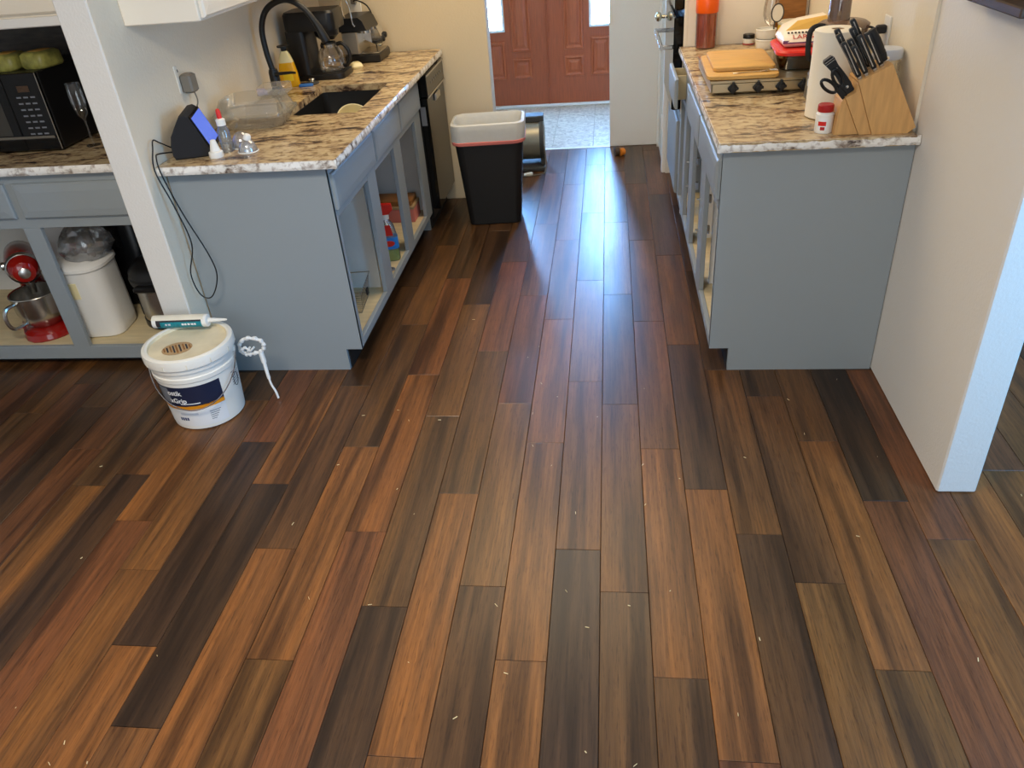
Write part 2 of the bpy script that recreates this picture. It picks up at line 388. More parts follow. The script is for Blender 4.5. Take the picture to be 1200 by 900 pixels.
for r in range(-27, 31):
    xc = PX0+(r+.5)*PW
    if xc < -3.55 or xc > 2.15: continue
    rnd = random.Random(r*13+5)
    off = OFF.get(r, rnd.uniform(1.0, 1.9)); k0 = math.floor((-2.2-off)/PL)
    for k in range(k0, 8):
        y0, y1 = max(off+k*PL, -2.2), min(off+(k+1)*PL, 5.83)
        if y1-y0 < .03: continue
        ym = (y0+y1)/2
        seen = y1 > .62 and -2.95 < xc < 1.85 and not (xc < -1.8 and y0 > 2.9) and not (xc > 1.05 and y0 > 3.3) and not (xc > .5 and y0 > 2.75 and xc < 1.1) and not (-1.78 < xc < -1.12 and y0 > 2.75 and y1 < 4.9)
        if r in TAB and 0 <= k-TAB[r][0] < len(TAB[r][1]): t = TAB[r][1][k-TAB[r][0]]
        else: t = rnd.choice('DdeMmRrLl')
        if seen and nplank < 298:
            L = y1-y0
            me = full_plank if abs(L-PL) < 1e-4 else None
            if me is None:
                me = plank_builder(L).mesh('plank', 0); me.materials.append(M('bamboo'))
            o = bpy.data.objects.new('plank', me); COL.objects.link(o); o.parent = floor; o.location = (xc, ym, 0)
            c = C(*TONE[t]); j = rnd.uniform(.85, .96); o.color = (c[0]*j, c[1]*j*rnd.uniform(.97, 1.03), c[2]*j, 1)
            nplank += 1
        else:
            if solid_spot(xc, ym): continue
            rest.at((xc, ym, 0)); x = PW/2-.0006; y = (y1-y0)/2-.0005
            rest.add([(-x,-y,-.012),(x,-y,-.012),(x,y,-.012),(-x,y,-.012),(-x,-y,0),(x,-y,0),(x,y,0),(-x,y,0)], [(4,5,6,7),(0,1,5,4),(1,2,6,5),(2,3,7,6),(3,0,4,7)])
o = part('plank_field', rest, 'bamboo', floor, smooth=0); o['kind'] = 'stuff'; o.color = C(104,74,50); o['label'] = 'planks away from the kitchen aisle'
# ---- foyer tiles
ftile = struct('floor_foyer', B().box(-1.8, 1.12, 5.83, 7.3, -.06, -.008), 'tile_grout', 'foyer floor of beige marbled tiles with light grout')
TS = .305
tb = B().cbox(-TS/2+.002, TS/2-.002, -TS/2+.002, TS/2-.002, -.01, 0, .0015).mesh('tile', 0); tb.materials.append(M('foyer_tile'))
for i in range(9):
    for j in range(5):
        x0 = -1.79+i*TS+.14; y0 = 5.835+j*TS
        if x0+TS > 1.12: continue
        if y0+TS > 7.36: continue
        o = bpy.data.objects.new('tile', tb); COL.objects.link(o); o.parent = ftile; o.location = (x0+TS/2, y0+TS/2, 0)
part('threshold', B().cbox(-.70, 0, 5.815, 5.84, -.012, .004, .002), 'trim_white', ftile)
# ---- walls and ceiling
struct('ceiling', B().box(-3.7, 2.3, -2.3, 7.42, CEIL, CEIL+.06), 'ceiling_paint')
struct('wall_left', B().cbox(-1.781, -1.665, 2.60, 4.82, 0, CEIL, .004), 'wall_white', 'off-white wall beside the sink counter, its narrow end facing the dining area')
struct('wall_left_kitchen', B().box(-1.665, -1.6637, 2.606, 4.82, 0, CEIL), 'wall_cream', 'cream painted kitchen side of the wall behind the sink counter')
struct('wall_back', B().cbox(-1.781, -.70, 4.82, 4.94, 0, CEIL, .004), 'wall_paint', 'cream wall at the end of the sink counter')
struct('wall_niche', B().box(-3.6, -1.781, 3.42, 3.52, 0, CEIL), 'wall_white', 'wall behind the microwave counter')
struct('wall_right', B().cbox(1.004, 1.12, 1.97, 5.2, 0, CEIL, .005), 'wall_white', 'off-white textured wall ending beside the right cabinet')
struct('wall_right_kitchen', B().box(.994, 1.004, 2.735, 4.43, 0, CEIL), 'wall_cream', 'cream painted part of the wall behind the right counter')
struct('wall_pantry', B().box(.362, 1.004, 5.17, 5.83, 0, CEIL), 'wall_white', 'closet walls beyond the oven')
struct('wall_foyer', B().cbox(0, 1.12, 5.83, 5.95, 0, CEIL, .004), 'wall_white', 'white wall right of the foyer opening')
struct('wall_foyer_left', B().box(-1.9, -1.8, 4.94, 7.3, 0, CEIL), 'wall_paint')
struct('wall_foyer_right', B().box(1.12, 1.22, 5.3, 7.3, 0, CEIL), 'wall_paint')
fw = B(); fw.box(-1.9, -1.455, 7.2, 7.32, 0, CEIL); fw.box(.405, 1.22, 7.2, 7.32, 0, CEIL); fw.box(-1.455, .405, 7.2, 7.32, 2.09, CEIL)
struct('wall_front', fw, 'wall_paint', 'wall around the front doors')
struct('wall_rear', B().box(-3.6, 2.2, -2.3, -2.2, 0, CEIL), 'wall_white')
struct('wall_dining_left', B().box(-3.7, -3.6, -2.3, 3.52, 0, CEIL), 'wall_white')
struct('wall_dining_right', B().box(2.2, 2.3, -2.3, 5.3, 0, CEIL), 'wall_white')
struct('wall_side_room', B().box(1.12, 2.2, 5.2, 5.3, 0, CEIL), 'wall_white')
struct('wall_hall', B().box(-1.8, -1.781, 3.52, 4.94, 0, CEIL), 'wall_paint')
def window(n, loc, rz, w, h):
    o = thing('window_%d' % n, 'white framed window', 'window', loc, rz); o['kind'] = 'structure'; del o['category']
    fr = B()
    for sx in (-1, 1): fr.cbox(sx*w/2-.03, sx*w/2+.03, -.03, .03, -h/2-.03, h/2+.03, .004)
    for sz in (-1, 0, 1): fr.cbox(-w/2, w/2, -.03, .03, sz*h/2-.025, sz*h/2+.025, .004)
    part('window_frame', fr, 'trim_white', o)
window(1, (2.17, 1.1, 1.3), PI/2, 1.0, 1.5); window(2, (-.2, -2.17, 1.35), 0, 2.4, 1.6); window(3, (1.7, 5.17, 1.35), 0, .9, 1.4)
# ---- front doors
def door_leaf(n, x0, flip):
    """raised-panel leaf 0.93 wide, glass strip in the middle column"""
    root = bpy.data.objects.new('door_%d' % n, None); COL.objects.link(root); root['kind'] = 'structure'
    root['label'] = 'reddish wooden front door leaf with glass strip and raised panels'
    root.location = (x0+.45, 7.19, .022)
    slab = B(); T = .04
    # stiles, rails: solid slab with an opening for the glass
    gx0, gx1, gz0, gz1 = -.08, .08, .62, 1.78
    for a in ((-.449, gx0, 0, 2.04), (gx1, .449, 0, 2.04), (gx0, gx1, 0, gz0), (gx0, gx1, gz1, 2.04)):
        slab.box(a[0], a[1], -T, 0, a[2], a[3])
    part('door_slab', slab, 'door_wood', root, smooth=0)
    def panel(xa, xb, za, zb):
        b = B()
        r = lambda i, y: [(xa+i, y, za+i), (xb-i, y, za+i), (xb-i, y, zb-i), (xa+i, y, zb-i)]
        b.loft([r(0, -T), r(.004, -T-.012), r(.016, -T-.014), r(.028, -T-.001), r(.036, -T-.001), r(.056, -T-.010)], False, True)
        part('raised_panel', b, 'door_wood_panel', root, smooth=0)
    panel(-.31, -.145, .44, 1.82); panel(.145, .31, .44, 1.82)
    panel(-.31, -.145, .22, .39); panel(.145, .31, .22, .39); panel(-.085, .085, .22, .53)
    g = part('glass_pane', B().box(gx0, gx1, -.026, -.020, gz0, gz1), 'sky_glass', root, label='bright leaded glass strip', smooth=0)
    fr = B()
    for a in ((gx0-.014, gx0+.006, gz0-.014, gz1+.014), (gx1-.006, gx1+.014, gz0-.014, gz1+.014)): fr.cbox(a[0], a[1], -T-.012, -.02, a[2], a[3], .003)
    for a in ((gz0-.014, gz0+.006), (gz1-.006, gz1+.014)): fr.cbox(gx0, gx1, -T-.012, -.02, a[0], a[1], .003)
    part('glass_frame', fr, 'trim_white', root)
    ld = B()
    for z in (.68, .74): ld.box(gx0, gx1, -.030, -.026, z-.0025, z+.0025)
    for x in (-.03, .03): ld.box(x-.0025, x+.0025, -.030, -.026, .62, .74)
    part('leading', ld, 'leading', root, smooth=0)
    return root
door_leaf(1, -1.427, False); door_leaf(2, -.523, True)
part('astragal', B().cbox(.447, .458, -.058, 0, 0, 2.04, .003), 'door_wood', bpy.data.objects['door_1'])
tr = B(); tr.cbox(-1.5, .45, 7.12, 7.2, 0, .02, .004)
struct('trim_1', tr, 'trim_white', 'pale door sill')
tr = B(); tr.cbox(-1.455, -1.43, 7.15, 7.2, 0, 2.09, .004); tr.cbox(.38, .405, 7.15, 7.2, 0, 2.09, .004); tr.cbox(-1.455, .405, 7.15, 7.2, 2.066, 2.09, .004)
struct('trim_2', tr, 'trim_white', 'front door frame')
# ---- closet door beyond the oven, seen nearly edge-on
d3 = bpy.data.objects.new('door_3', None); COL.objects.link(d3); d3['kind'] = 'structure'; d3['label'] = 'white closet door with round knob'; d3.location = (.362, 5.24, .01)
part('door_slab', B().cbox(-.012, -.001, 0, .52, 0, 2.03, .003), 'door_white', d3)
kb = B().at((-.012, .03, .93), (0, -PI/2, 0)); kb.lathe([(.028, 0), (.028, .005), (.012, .010), (.010, .03), (.022, .036), (.028, .048), (.026, .060), (.014, .068), (.001, .070)], 20)
part('knob', kb, 'brass', d3, label='round satin metal knob')
tr = B()
tr.cbox(.338, .362, 5.175, 5.235, 0, 2.09, .004); tr.cbox(.338, .362, 5.765, 5.828, 0, 2.09, .004)
struct('trim_3', tr, 'trim_white', 'white casing around the closet door')
hb = B()
for z in (.28,): hb.cbox(.33, .338, 5.2, 5.225, z, z+.09, .002)
struct('trim_4', hb, 'trim_white', 'hinge of the closet door')
# ================================================================== CABINETS AND COUNTERS
def W(root):
    b = B(); b.M = (Matrix.Translation(root.location) @ root.rotation_euler.to_matrix().to_4x4()).inverted(); return b
def drawer_front(root, axis, face, a0, a1, z0, z1, out, name='drawer_front', mt='cab_grey'):
    """raised drawer front on a face plane; out = direction (+1/-1) it stands proud"""
    b = W(root); t = .019*out
    def P(a, d, z): return (d, a, z) if axis == 'x' else (a, d, z)
    r = lambda i, d: [P(a0+i, d, z0+i), P(a1-i, d, z0+i), P(a1-i, d, z1-i), P(a0+i, d, z1-i)]
    b.loft([r(0, face), r(0, face+t*.55), r(.006, face+t*.85), r(.034, face+t)], True, True)
    return part(name, b, mt, root, smooth=0)
# ---- sink cabinet (left of the aisle)
LX, LY0, LY1 = -1.036, 2.727, 4.30
cab = thing('base_cabinet', 'blue-grey sink base cabinet without doors, spray bottle and wire rack inside', 'cabinet', (-1.35, 3.5, 0))
b = W(cab); b.prism([(-1.655, 0), (-1.105, 0), (-1.105, .10), (LX, .10), (LX, .879), (-1.655, .879)], .016, 'y', LY0)
part('end_panel', b, 'cab_grey', cab, label='flat blue-grey end panel with toe notch', smooth=0)
part('end_panel', W(cab).box(-1.655, LX-.02, LY1-.016, LY1, 0, .879), 'cab_grey', cab, smooth=0)
ff = W(cab); T = .02
def fbox(y0, y1, z0, z1): ff.cbox(LX-T, LX, y0, y1, z0, z1, .0015)
fbox(LY0+.001, 2.77, .10, .876); fbox(3.20, 3.325, .10, .876); fbox(3.68, 3.81, .10, .876); fbox(4.16, LY1, .10, .876)
for a, c in ((2.77, 3.20), (3.325, 3.68), (3.81, 4.16)):
    fbox(a, c, .10, .135); fbox(a, c, .665, .876)
part('face_frame', ff, 'cab_grey', cab, smooth=0)
part('toe_kick', W(cab).box(-1.115, -1.10, LY0+.016, LY1, 0, .10), 'black_matte', cab, smooth=0)
part('cabinet_floor', W(cab).box(-1.645, LX-T, LY0+.016, LY1-.016, .112, .13), 'cab_ply', cab, smooth=0)
bk = W(cab); bk.box(-1.655, -1.645, LY0+.016, LY1-.016, .10, .876)
part('back_panel', bk, 'cab_white', cab, smooth=0)
for y0 in (LY0+.016, LY1-.022): part('side_lining', W(cab).box(-1.645, LX-T-.01, y0, y0+.006, .13, .87), 'cab_white', cab, smooth=0)
cl = W(cab); cl.cbox(-1.645, -1.62, LY0+.03, LY1-.03, .40, .44, .003)
part('back_rail', cl, 'cab_white', cab)
dv = W(cab); dv.box(-1.645, -1.08, 3.256, 3.270, .13, .66); part('divider', dv, 'cab_white', cab, smooth=0)
drawer_front(cab, 'x', LX, 2.752, 3.325, .70, .838, 1); drawer_front(cab, 'x', LX, 3.345, 3.815, .70, .838, 1); drawer_front(cab, 'x', LX, 3.835, 4.29, .70, .838, 1)
# hole-free top with room for the basin
# ---- left countertop with sink cut-out
ct = thing('countertop', 'granite countertop with black sink, smart display on its near end', 'countertop', (-1.3, 3.7, .88))
SX0, SX1, SY0, SY1 = -1.43, -1.085, 3.37, 3.95
XA, XB, YA, YB, Z0, Z1 = -1.661, -.970, 2.672, 4.80, .880, .911
def slab(root, XA, XB, YA, YB, Z0, Z1, hole=None):
    top = W(root); e = .004
    if hole:
        a, b_, c, d = hole
        xs = [XA, a, b_, XB-e]; ys = [YA+e, c, d, YB]
        for i in range(3):
            for j in range(3):
                if i == 1 and j == 1: continue
                top.add([(xs[i],ys[j],Z1),(xs[i+1],ys[j],Z1),(xs[i+1],ys[j+1],Z1),(xs[i],ys[j+1],Z1)], [(0,1,2,3)])
                top.add([(xs[i],ys[j],Z0),(xs[i+1],ys[j],Z0),(xs[i+1],ys[j+1],Z0),(xs[i],ys[j+1],Z0)], [(3,2,1,0)])
        top.add([(a,c,Z0),(b_,c,Z0),(b_,d,Z0),(a,d,Z0),(a,c,Z1),(b_,c,Z1),(b_,d,Z1),(a,d,Z1)], [(0,4,5,1),(1,5,6,2),(2,6,7,3),(3,7,4,0)])
    else:
        top.box(XA, XB-e, YA+e, YB, Z0, Z1)
    return top
part('slab', slab(ct, XA, XB, YA, YB, Z0, Z1, (SX0, SX1, SY0, SY1)), 'granite', ct, smooth=0)
def edge(root, XA, XB, YA, YB, Z0, Z1, mirror=False):
    """chipped pale edge strip along the near end and the aisle side"""
    e = W(root); rnd = random.Random(3)
    def strip(pts, nrm):
        n = len(pts); rings = []
        for k, p in enumerate(pts):
            d = [rnd.uniform(0, .0025) for _ in range(4)]; v = Vector(nrm); P0 = Vector(p)
            rings.append([tuple(P0+v*(-.004)+Vector((0,0,Z0))), tuple(P0+v*(.001-d[0])+Vector((0,0,Z0))), tuple(P0+v*(.004-d[1])+Vector((0,0,Z0+.009))),
                          tuple(P0+v*(.003-d[2])+Vector((0,0,Z1-.010))), tuple(P0+v*(-.001-d[3])+Vector((0,0,Z1+.0004))), tuple(P0+v*(-.004)+Vector((0,0,Z1)))])
        e.loft(rings)
    m = 36
    if not mirror:
        strip([(XA+(XB-XA)*k/m, YA+.004, 0) for k in range(m+1)], (0, -1, 0)); strip([(XB-.004, YA+(YB-YA)*k/90, 0) for k in range(91)], (1, 0, 0))
    else:
        strip([(XA+(XB-XA)*k/m, YA+.004, 0) for k in range(m+1)], (0, -1, 0)); strip([(XA+.004, YA+(YB-YA)*k/90, 0) for k in range(91)], (-1, 0, 0))
    return part('stone_edge', e, 'granite_edge', root, smooth=25, label='chiselled pale granite edge')
edge(ct, XA, XB, YA, YB, Z0, Z1)
# ---- sink
sk = thing('sink', 'black undermount sink basin set in the granite', 'sink', (-1.257, 3.66, .66))
b = W(sk); a, b_, c, d = SX0-.004, SX1+.004, SY0-.004, SY1+.004; zt, zb = .8795, .675
def rr(a, b_, c, d, z, r=.03):
    out = []
    for k, (cx, cy) in enumerate(((b_-r, d-r), (a+r, d-r), (a+r, c+r), (b_-r, c+r))):
        for t in range(5): out.append((cx+r*math.cos(k*PI/2+t*PI/8), cy+r*math.sin(k*PI/2+t*PI/8), z))
    return out
b.loft([rr(a-.02, b_+.02, c-.02, d+.02, zt), rr(a-.02, b_+.02, c-.02, d+.02, zb-.01)], False, True)
b.loft([rr(a-.02, b_+.02, c-.02, d+.02, zt), rr(a, b_, c, d, zt), rr(a+.006, b_-.006, c+.006, d-.006, zb+.02), rr(a+.02, b_-.02, c+.02, d-.02, zb)], False, True)
part('basin', b, 'sink_black', sk)
part('drain', W(sk).lathe([(.045, zb), (.045, zb+.003), (.03, zb+.004), (.028, zb+.001), (.001, zb+.001)], 24, cx=-1.257, cy=3.72), 'steel', sk)
# ---- right base cabinet
RX, RY0, RY1, RWX = .383, 2.70, 4.42, .992
cb = thing('base_cabinet', 'blue-grey base cabinet without doors standing against the textured wall, one drawer open', 'cabinet', (.7, 3.5, 0))
b = W(cb); b.prism([(RX, .10), (.457, .10), (.457, 0), (1.001, 0), (1.001, .879), (RX, .879)], .016, 'y', RY0)
part('end_panel', b, 'cab_grey', cb, label='flat blue-grey end panel with toe notch', smooth=0)
part('end_panel', W(cb).box(RX+.02, RWX, RY1-.016, RY1-.001, 0, .879), 'cab_grey', cb, smooth=0)
ff = W(cb)
def fbox(y0, y1, z0, z1): ff.cbox(RX, RX+T, y0, y1, z0, z1, .0015)
fbox(RY0+.001, 2.735, .10, .876); fbox(3.15, 3.30, .10, .876); fbox(3.67, 3.82, .10, .876); fbox(4.05, 4.16, .10, .876); fbox(4.36, RY1-.001, .10, .876)
for a, c in ((2.735, 3.15), (3.30, 3.67), (3.82, 4.05)): fbox(a, c, .10, .135); fbox(a, c, .655, .876)
fbox(4.16, 4.36, .10, .135); fbox(4.16, 4.36, .66, .69); fbox(4.16, 4.36, .845, .876)
part('face_frame', ff, 'cab_grey', cb, smooth=0)
part('toe_kick', W(cb).box(.455, .47, RY0+.016, RY1-.01, 0, .10), 'black_matte', cb, smooth=0)
part('cabinet_floor', W(cb).box(RX+T, RWX-.01, RY0+.016, RY1-.016, .112, .13), 'cab_ply', cb, smooth=0)
part('back_panel', W(cb).box(RWX-.012, RWX-.002, RY0+.036, RY1-.016, .10, .876), 'cab_white', cb, smooth=0)
for y in (3.225, 3.745): part('divider', W(cb).box(RX+.05, RWX-.012, y-.007, y+.007, .13, .655), 'cab_white', cb, smooth=0)
part('side_lining', W(cb).box(RX+T+.01, RWX-.012, RY0+.016, RY0+.022, .13, .87), 'cab_white', cb, smooth=0)
part('back_rail', W(cb).cbox(RX+.06, RWX-.02, 3.205, 3.218, .40, .44, .003), 'cab_white', cb)
drawer_front(cb, 'x', RX, 2.722, 3.325, .70, .838, -1); drawer_front(cb, 'x', RX, 3.345, 3.93, .70, .838, -1)
dr = drawer_front(cb, 'x', RX-.052, 4.0, 4.41, .70, .838, -1, 'drawer'); dr['label'] = 'drawer pulled partly open'
db = B(); db.M = Matrix.Translation(-Vector(cb.location))
db.box(RX-.052, RX+.40, 4.165, 4.177, .705, .82); db.box(RX-.052, RX+.40, 4.343, 4.355, .705, .82); db.box(RX-.052, RX+.40, 4.177, 4.343, .705, .713)
part('drawer_box', db, 'cab_ply', dr, smooth=0)
# small cabinet catches seen through the openings
for y, z in ((3.30, .47), (3.30, .33), (3.82, .47), (3.82, .35)):
    hg = W(cb); hg.cbox(RX+.022, RX+.05, y-.0, y+.012, z, z+.04, .002); hg.tube([(RX-.012, y+.006, z+.02), (RX+.03, y+.006, z+.02)], .004)
    part('hinge', hg, 'chrome', cb)
ctr = thing('countertop', 'granite countertop with knife block, on the cabinet beside the textured wall', 'countertop', (.68, 3.5, .88))
part('slab', slab(ctr, .358+.004, .993, 2.663, 4.42, Z0, Z1), 'granite', ctr, smooth=0)
edge(ctr, .358, 1.001, 2.663, 4.42, Z0, Z1, True)
# grey unpainted patch of wall beside the near end of the counter
b = B(); b.prism([(2.67, .905), (2.735, .905), (3.1, .905), (3.1, 1.06), (2.76, 1.05), (2.70, 1.02), (2.665, 1.0)], .0015, 'x', 1.0015)
# ---- dishwasher
dw = thing('dishwasher', 'glossy black dishwasher at the end of the sink cabinet', 'dishwasher', (-1.3, 4.55, 0))
part('tub', W(dw).cbox(-1.63, -1.03, 4.312, 4.805, .06, .872, .003), 'black_sat', dw)
part('door_panel', W(dw).cbox(-1.03, -.985, 4.312, 4.805, .12, .745, .004), 'black_gloss', dw, label='glossy black door')
part('control_panel', W(dw).cbox(-1.03, -.978, 4.312, 4.805, .748, .866, .004), 'black_gloss', dw)
part('trim_strip', W(dw).cbox(-.979, -.974, 4.313, 4.804, .742, .752, .001), 'steel', dw)
part('trim_strip', W(dw).cbox(-.979, -.973, 4.313, 4.804, .852, .862, .001), 'steel', dw)
hd = W(dw); hd.cbox(-.986, -.972, 4.50, 4.62, .69, .728, .004); part('handle', hd, 'steel_soft', dw, label='small pale pocket handle')
for k in range(6): part('button', W(dw).cbox(-.979, -.976, 4.42+k*.055, 4.45+k*.055, .80, .812, .001), 'grey_plastic', dw)
part('kick_plate', W(dw).box(-1.06, -1.05, 4.312, 4.805, 0, .12), 'black_matte', dw, smooth=0)
part('vent_label', W(dw).box(-1.0297, -1.0, 4.3105, 4.3119, .60, .70), 'ink_grey', dw, smooth=0)
# ---- wall oven in a tall cabinet
tc_ = thing('oven_cabinet', 'tall cabinet with cream side panel and grey lower door holding the black oven', 'cabinet', (.68, 4.78, 0))
b = W(tc_); b.box(.402, .992, 4.422, 4.44, 0, 2.3); part('side_panel', b, 'upper_white', tc_, label='cream painted side', smooth=0)
part('edge_strip', W(tc_).cbox(.384, .402, 4.422, 4.455, .56, 2.3, .003), 'upper_white', tc_)
b = W(tc_); b.box(.402, .992, 5.145, 5.163, 0, 2.3); part('side_panel', b, 'upper_white', tc_, smooth=0)
part('top_panel', W(tc_).box(.402, .992, 4.44, 5.145, 2.28, 2.3), 'upper_white', tc_, smooth=0)
part('shelf', W(tc_).box(.402, .992, 4.44, 5.145, .54, .56), 'cab_white', tc_, smooth=0)
part('toe_kick', W(tc_).box(.46, .475, 4.44, 5.145, 0, .10), 'black_matte', tc_, smooth=0)
dd = drawer_front(tc_, 'x', .384, 4.47, 5.12, .11, .52, -1, 'cabinet_door')
fr_ = W(tc_); fr_.cbox(.384, .402, 4.422, 4.46, .10, .56, .002); fr_.cbox(.384, .402, 5.12, 5.163, .10, .56, .002); fr_.cbox(.384, .402, 4.46, 5.12, .52, .56, .002)
part('face_frame', fr_, 'cab_grey', tc_, smooth=0)
ov = thing('wall_oven', 'black wall oven with chrome bar handle beyond the right counter', 'oven', (.6, 4.8, .56))
part('oven_body', W(ov).cbox(.385, .95, 4.458, 5.14, .562, 2.05, .003), 'black_sat', ov)
part('oven_door', W(ov).cbox(.335, .384, 4.462, 5.135, .58, 1.05, .006), 'black_gloss', ov)
part('oven_door', W(ov).cbox(.335, .384, 4.462, 5.135, 1.08, 1.75, .006), 'black_gloss', ov)
part('control_panel', W(ov).cbox(.345, .384, 4.462, 5.135, 1.77, 2.03, .004), 'black_gloss', ov)
for z in (.895, 1.66):
    h = W(ov); h.tube([(.275, 4.50, z), (.275, 5.08, z)], .011, 10)
    for y in (4.52, 5.06): h.cbox(.272, .336, y-.012, y+.012, z-.010, z+.010, .003)
    part('oven_handle', h, 'steel', ov)
# ---- white upper cabinet over the sink counter
uc = thing('upper_cabinet', 'cream-white upper cabinet hung on the wall above the smart display', 'cabinet', (-1.52, 3.2, 1.375))
part('carcass', W(uc).cbox(-1.6635, -1.385, 2.775, 4.75, 1.375, 2.25, .003), 'upper_white', uc)
for y0, y1 in ((2.79, 3.40), (3.41, 4.02), (4.03, 4.64)):
    dd = drawer_front(uc, 'x', -1.3845, y0, y1, 1.385, 2.24, 1, 'cabinet_door', 'upper_white')
# ---- dark shelf high on the textured wall
sh = thing('wall_shelf', 'dark rustic wooden frame hung high on the textured wall', 'shelf', (.96, 2.35, 1.33))
b = W(sh); b.cbox(.915, 1.002, 2.02, 2.46, 1.352, 1.375, .003); part('board', b, 'wood_dark', sh)
for y in (2.20, 2.43): part('post', W(sh).cbox(.92, .945, y-.012, y+.012, 1.375, 1.80, .003), 'wood_dark', sh)
part('board', W(sh).cbox(.915, 1.002, 2.02, 2.46, 1.80, 1.823, .003), 'wood_dark', sh)
part('backing', W(sh).cbox(.99, 1.002, 2.03, 2.45, 1.375, 1.80, .002), 'wood_dark', sh)
# ---- cabinet with the stand mixer (left of the wall end)
MY, MX1 = 2.785, -1.785
mc = thing('base_cabinet', 'grey open base cabinet holding the red stand mixer', 'cabinet', (-2.3, 3.05, 0))
ff = W(mc)
def gbox(x0, x1, z0, z1): ff.cbox(x0, x1, MY, MY+T, z0, z1, .0015)
gbox(-3.55, MX1, .655, .876); gbox(-2.385, -2.308, .095, .655); gbox(-1.83, MX1, .095, .655); gbox(-3.10, -3.02, .095, .655); gbox(-3.55, MX1, .035, .098)
part('face_frame', ff, 'cab_grey', mc, smooth=0)
part('cabinet_floor', W(mc).box(-3.55, MX1, MY+T, 3.40, .078, .096), 'cab_ply', mc, smooth=0)
part('back_panel', W(mc).box(-3.55, MX1, 3.40, 3.412, .04, .876), 'cab_white', mc, smooth=0)
part('side_panel', W(mc).box(-3.562, -3.55, MY, 3.412, .04, .876), 'cab_grey', mc, smooth=0)
part('toe_kick', W(mc).box(-3.55, MX1, MY+.05, MY+.06, 0, .04), 'black_matte', mc, smooth=0)
drawer_front(mc, 'y', MY, -2.345, -1.80, .70, .843, -1); drawer_front(mc, 'y', MY, -3.05, -2.383, .70, .843, -1)
ctm = thing('countertop', 'granite countertop carrying the microwave', 'countertop', (-2.6, 3.05, .88))
t = slab(ctm, -3.6, -1.783, 2.752, 3.415, Z0, Z1); part('slab', t, 'granite', ctm, smooth=0)
e = W(ctm); rnd = random.Random(9); rings = []
for k in range(61):
    x = -3.6+(1.817)*k/60; d = [rnd.uniform(0, .0025) for _ in range(4)]
    rings.append([(x, 2.757, Z0), (x, 2.753+d[0], Z0), (x, 2.749+d[1], Z0+.009), (x, 2.750+d[2], Z1-.01), (x, 2.754+d[3], Z1+.0004), (x, 2.757, Z1)])
e.loft(rings); part('stone_edge', e, 'granite_edge', ctm, smooth=25)
um = thing('upper_cabinet', 'white upper cabinet above the microwave, its moulded bottom edge showing', 'cabinet', (-2.6, 3.1, 1.39))
part('carcass', W(um).cbox(-3.55, -1.785, 2.83, 3.415, 1.388, 2.25, .003), 'upper_white', um)
part('bottom_moulding', W(um).cbox(-3.55, -1.785, 2.815, 2.83, 1.388, 1.42, .003), 'trim_white', um)
for x0, x1 in ((-2.40, -1.80), (-3.0, -2.42)): drawer_front(um, 'y', 2.829, x0, x1, 1.43, 2.24, -1, 'cabinet_door', 'upper_white')
bsp = W(ctm); bsp.box(-3.55, -1.785, 3.405, 3.419, Z1, 1.386)
part('backsplash', bsp, 'backsplash_shaded', ctm, smooth=0)
# ================================================================== THINGS ON THE SINK COUNTER
TOP = .9115
# ---- faucet
t = thing('faucet', 'matte black gooseneck faucet behind the sink', 'faucet', (-1.585, 3.765, TOP))
b = B(); b.lathe([(.030, 0), (.030, .006), (.024, .012), (.023, .11), (.019, .125)], 24); part('base', b, 'black_sat', t)
pts = spline([(0, 0, .11), (-.012, 0, .21), (-.006, 0, .31), (.04, 0, .385), (.13, 0, .415), (.21, 0, .375), (.262, 0, .295)], 8)
part('neck', B().tube(pts, .0135, 12), 'black_sat', t)
part('spray_head', B().tube([(.252, 0, .315), (.266, 0, .285), (.285, 0, .235), (.288, 0, .228)], [.015, .017, .0205, .018], 14), 'black_sat', t)
b = B(); b.tube([(.012, -.010, .10), (.035, -.03, .108), (.10, -.04, .112), (.125, -.042, .110)], [.010, .008, .0065, .005], 10); part('lever', b, 'black_sat', t)
# ---- dish soap
t = thing('soap_bottle', 'amber dish soap bottle with dark cap behind the faucet', 'bottle', (-1.60, 3.985, TOP), .2)
b = B(); b.rprism([(.088, .05, .014, 0), (.094, .055, .016, .006), (.090, .054, .016, .06), (.072, .048, .014, .115)]); part('bottle_body', b, 'amber', t)
b = B(); b.rprism([(.072, .048, .014, .115), (.05, .038, .012, .15), (.030, .028, .010, .168)]); part('bottle_shoulder', b, 'amber_top', t)
part('cap', B().lathe([(.013, .168), (.013, .182), (.018, .184), (.030, .186), (.030, .193), (.01, .196)], 18), 'black_matte', t)
part('front_label', B().rprism([(.062, .0575, .012, .03), (.060, .0575, .012, .075)]), 'yellow_tin', t)
# ---- sink stopper, cloth
t = thing('sink_stopper', 'round metal sink stopper lying by the coffee maker', 'stopper', (-1.50, 4.02, TOP))
part('rim', B().lathe([(.034, 0), (.036, .004), (.030, .009), (.012, .012)], 24), 'gasket', t)
part('knob', B().lathe([(.012, .012), (.010, .016), (.016, .021), (.013, .026), (.001, .027)], 18), 'steel', t)
b = B(); b.rprism([(.07, .035, .012, 0), (.072, .037, .012, .004), (.066, .03, .012, .010)]); solo('sponge_cloth', b, 'blue_cloth', 'small blue cloth folded beside the soap bottle', 'cloth', (-1.515, 3.968, TOP), (0, 0, .1))
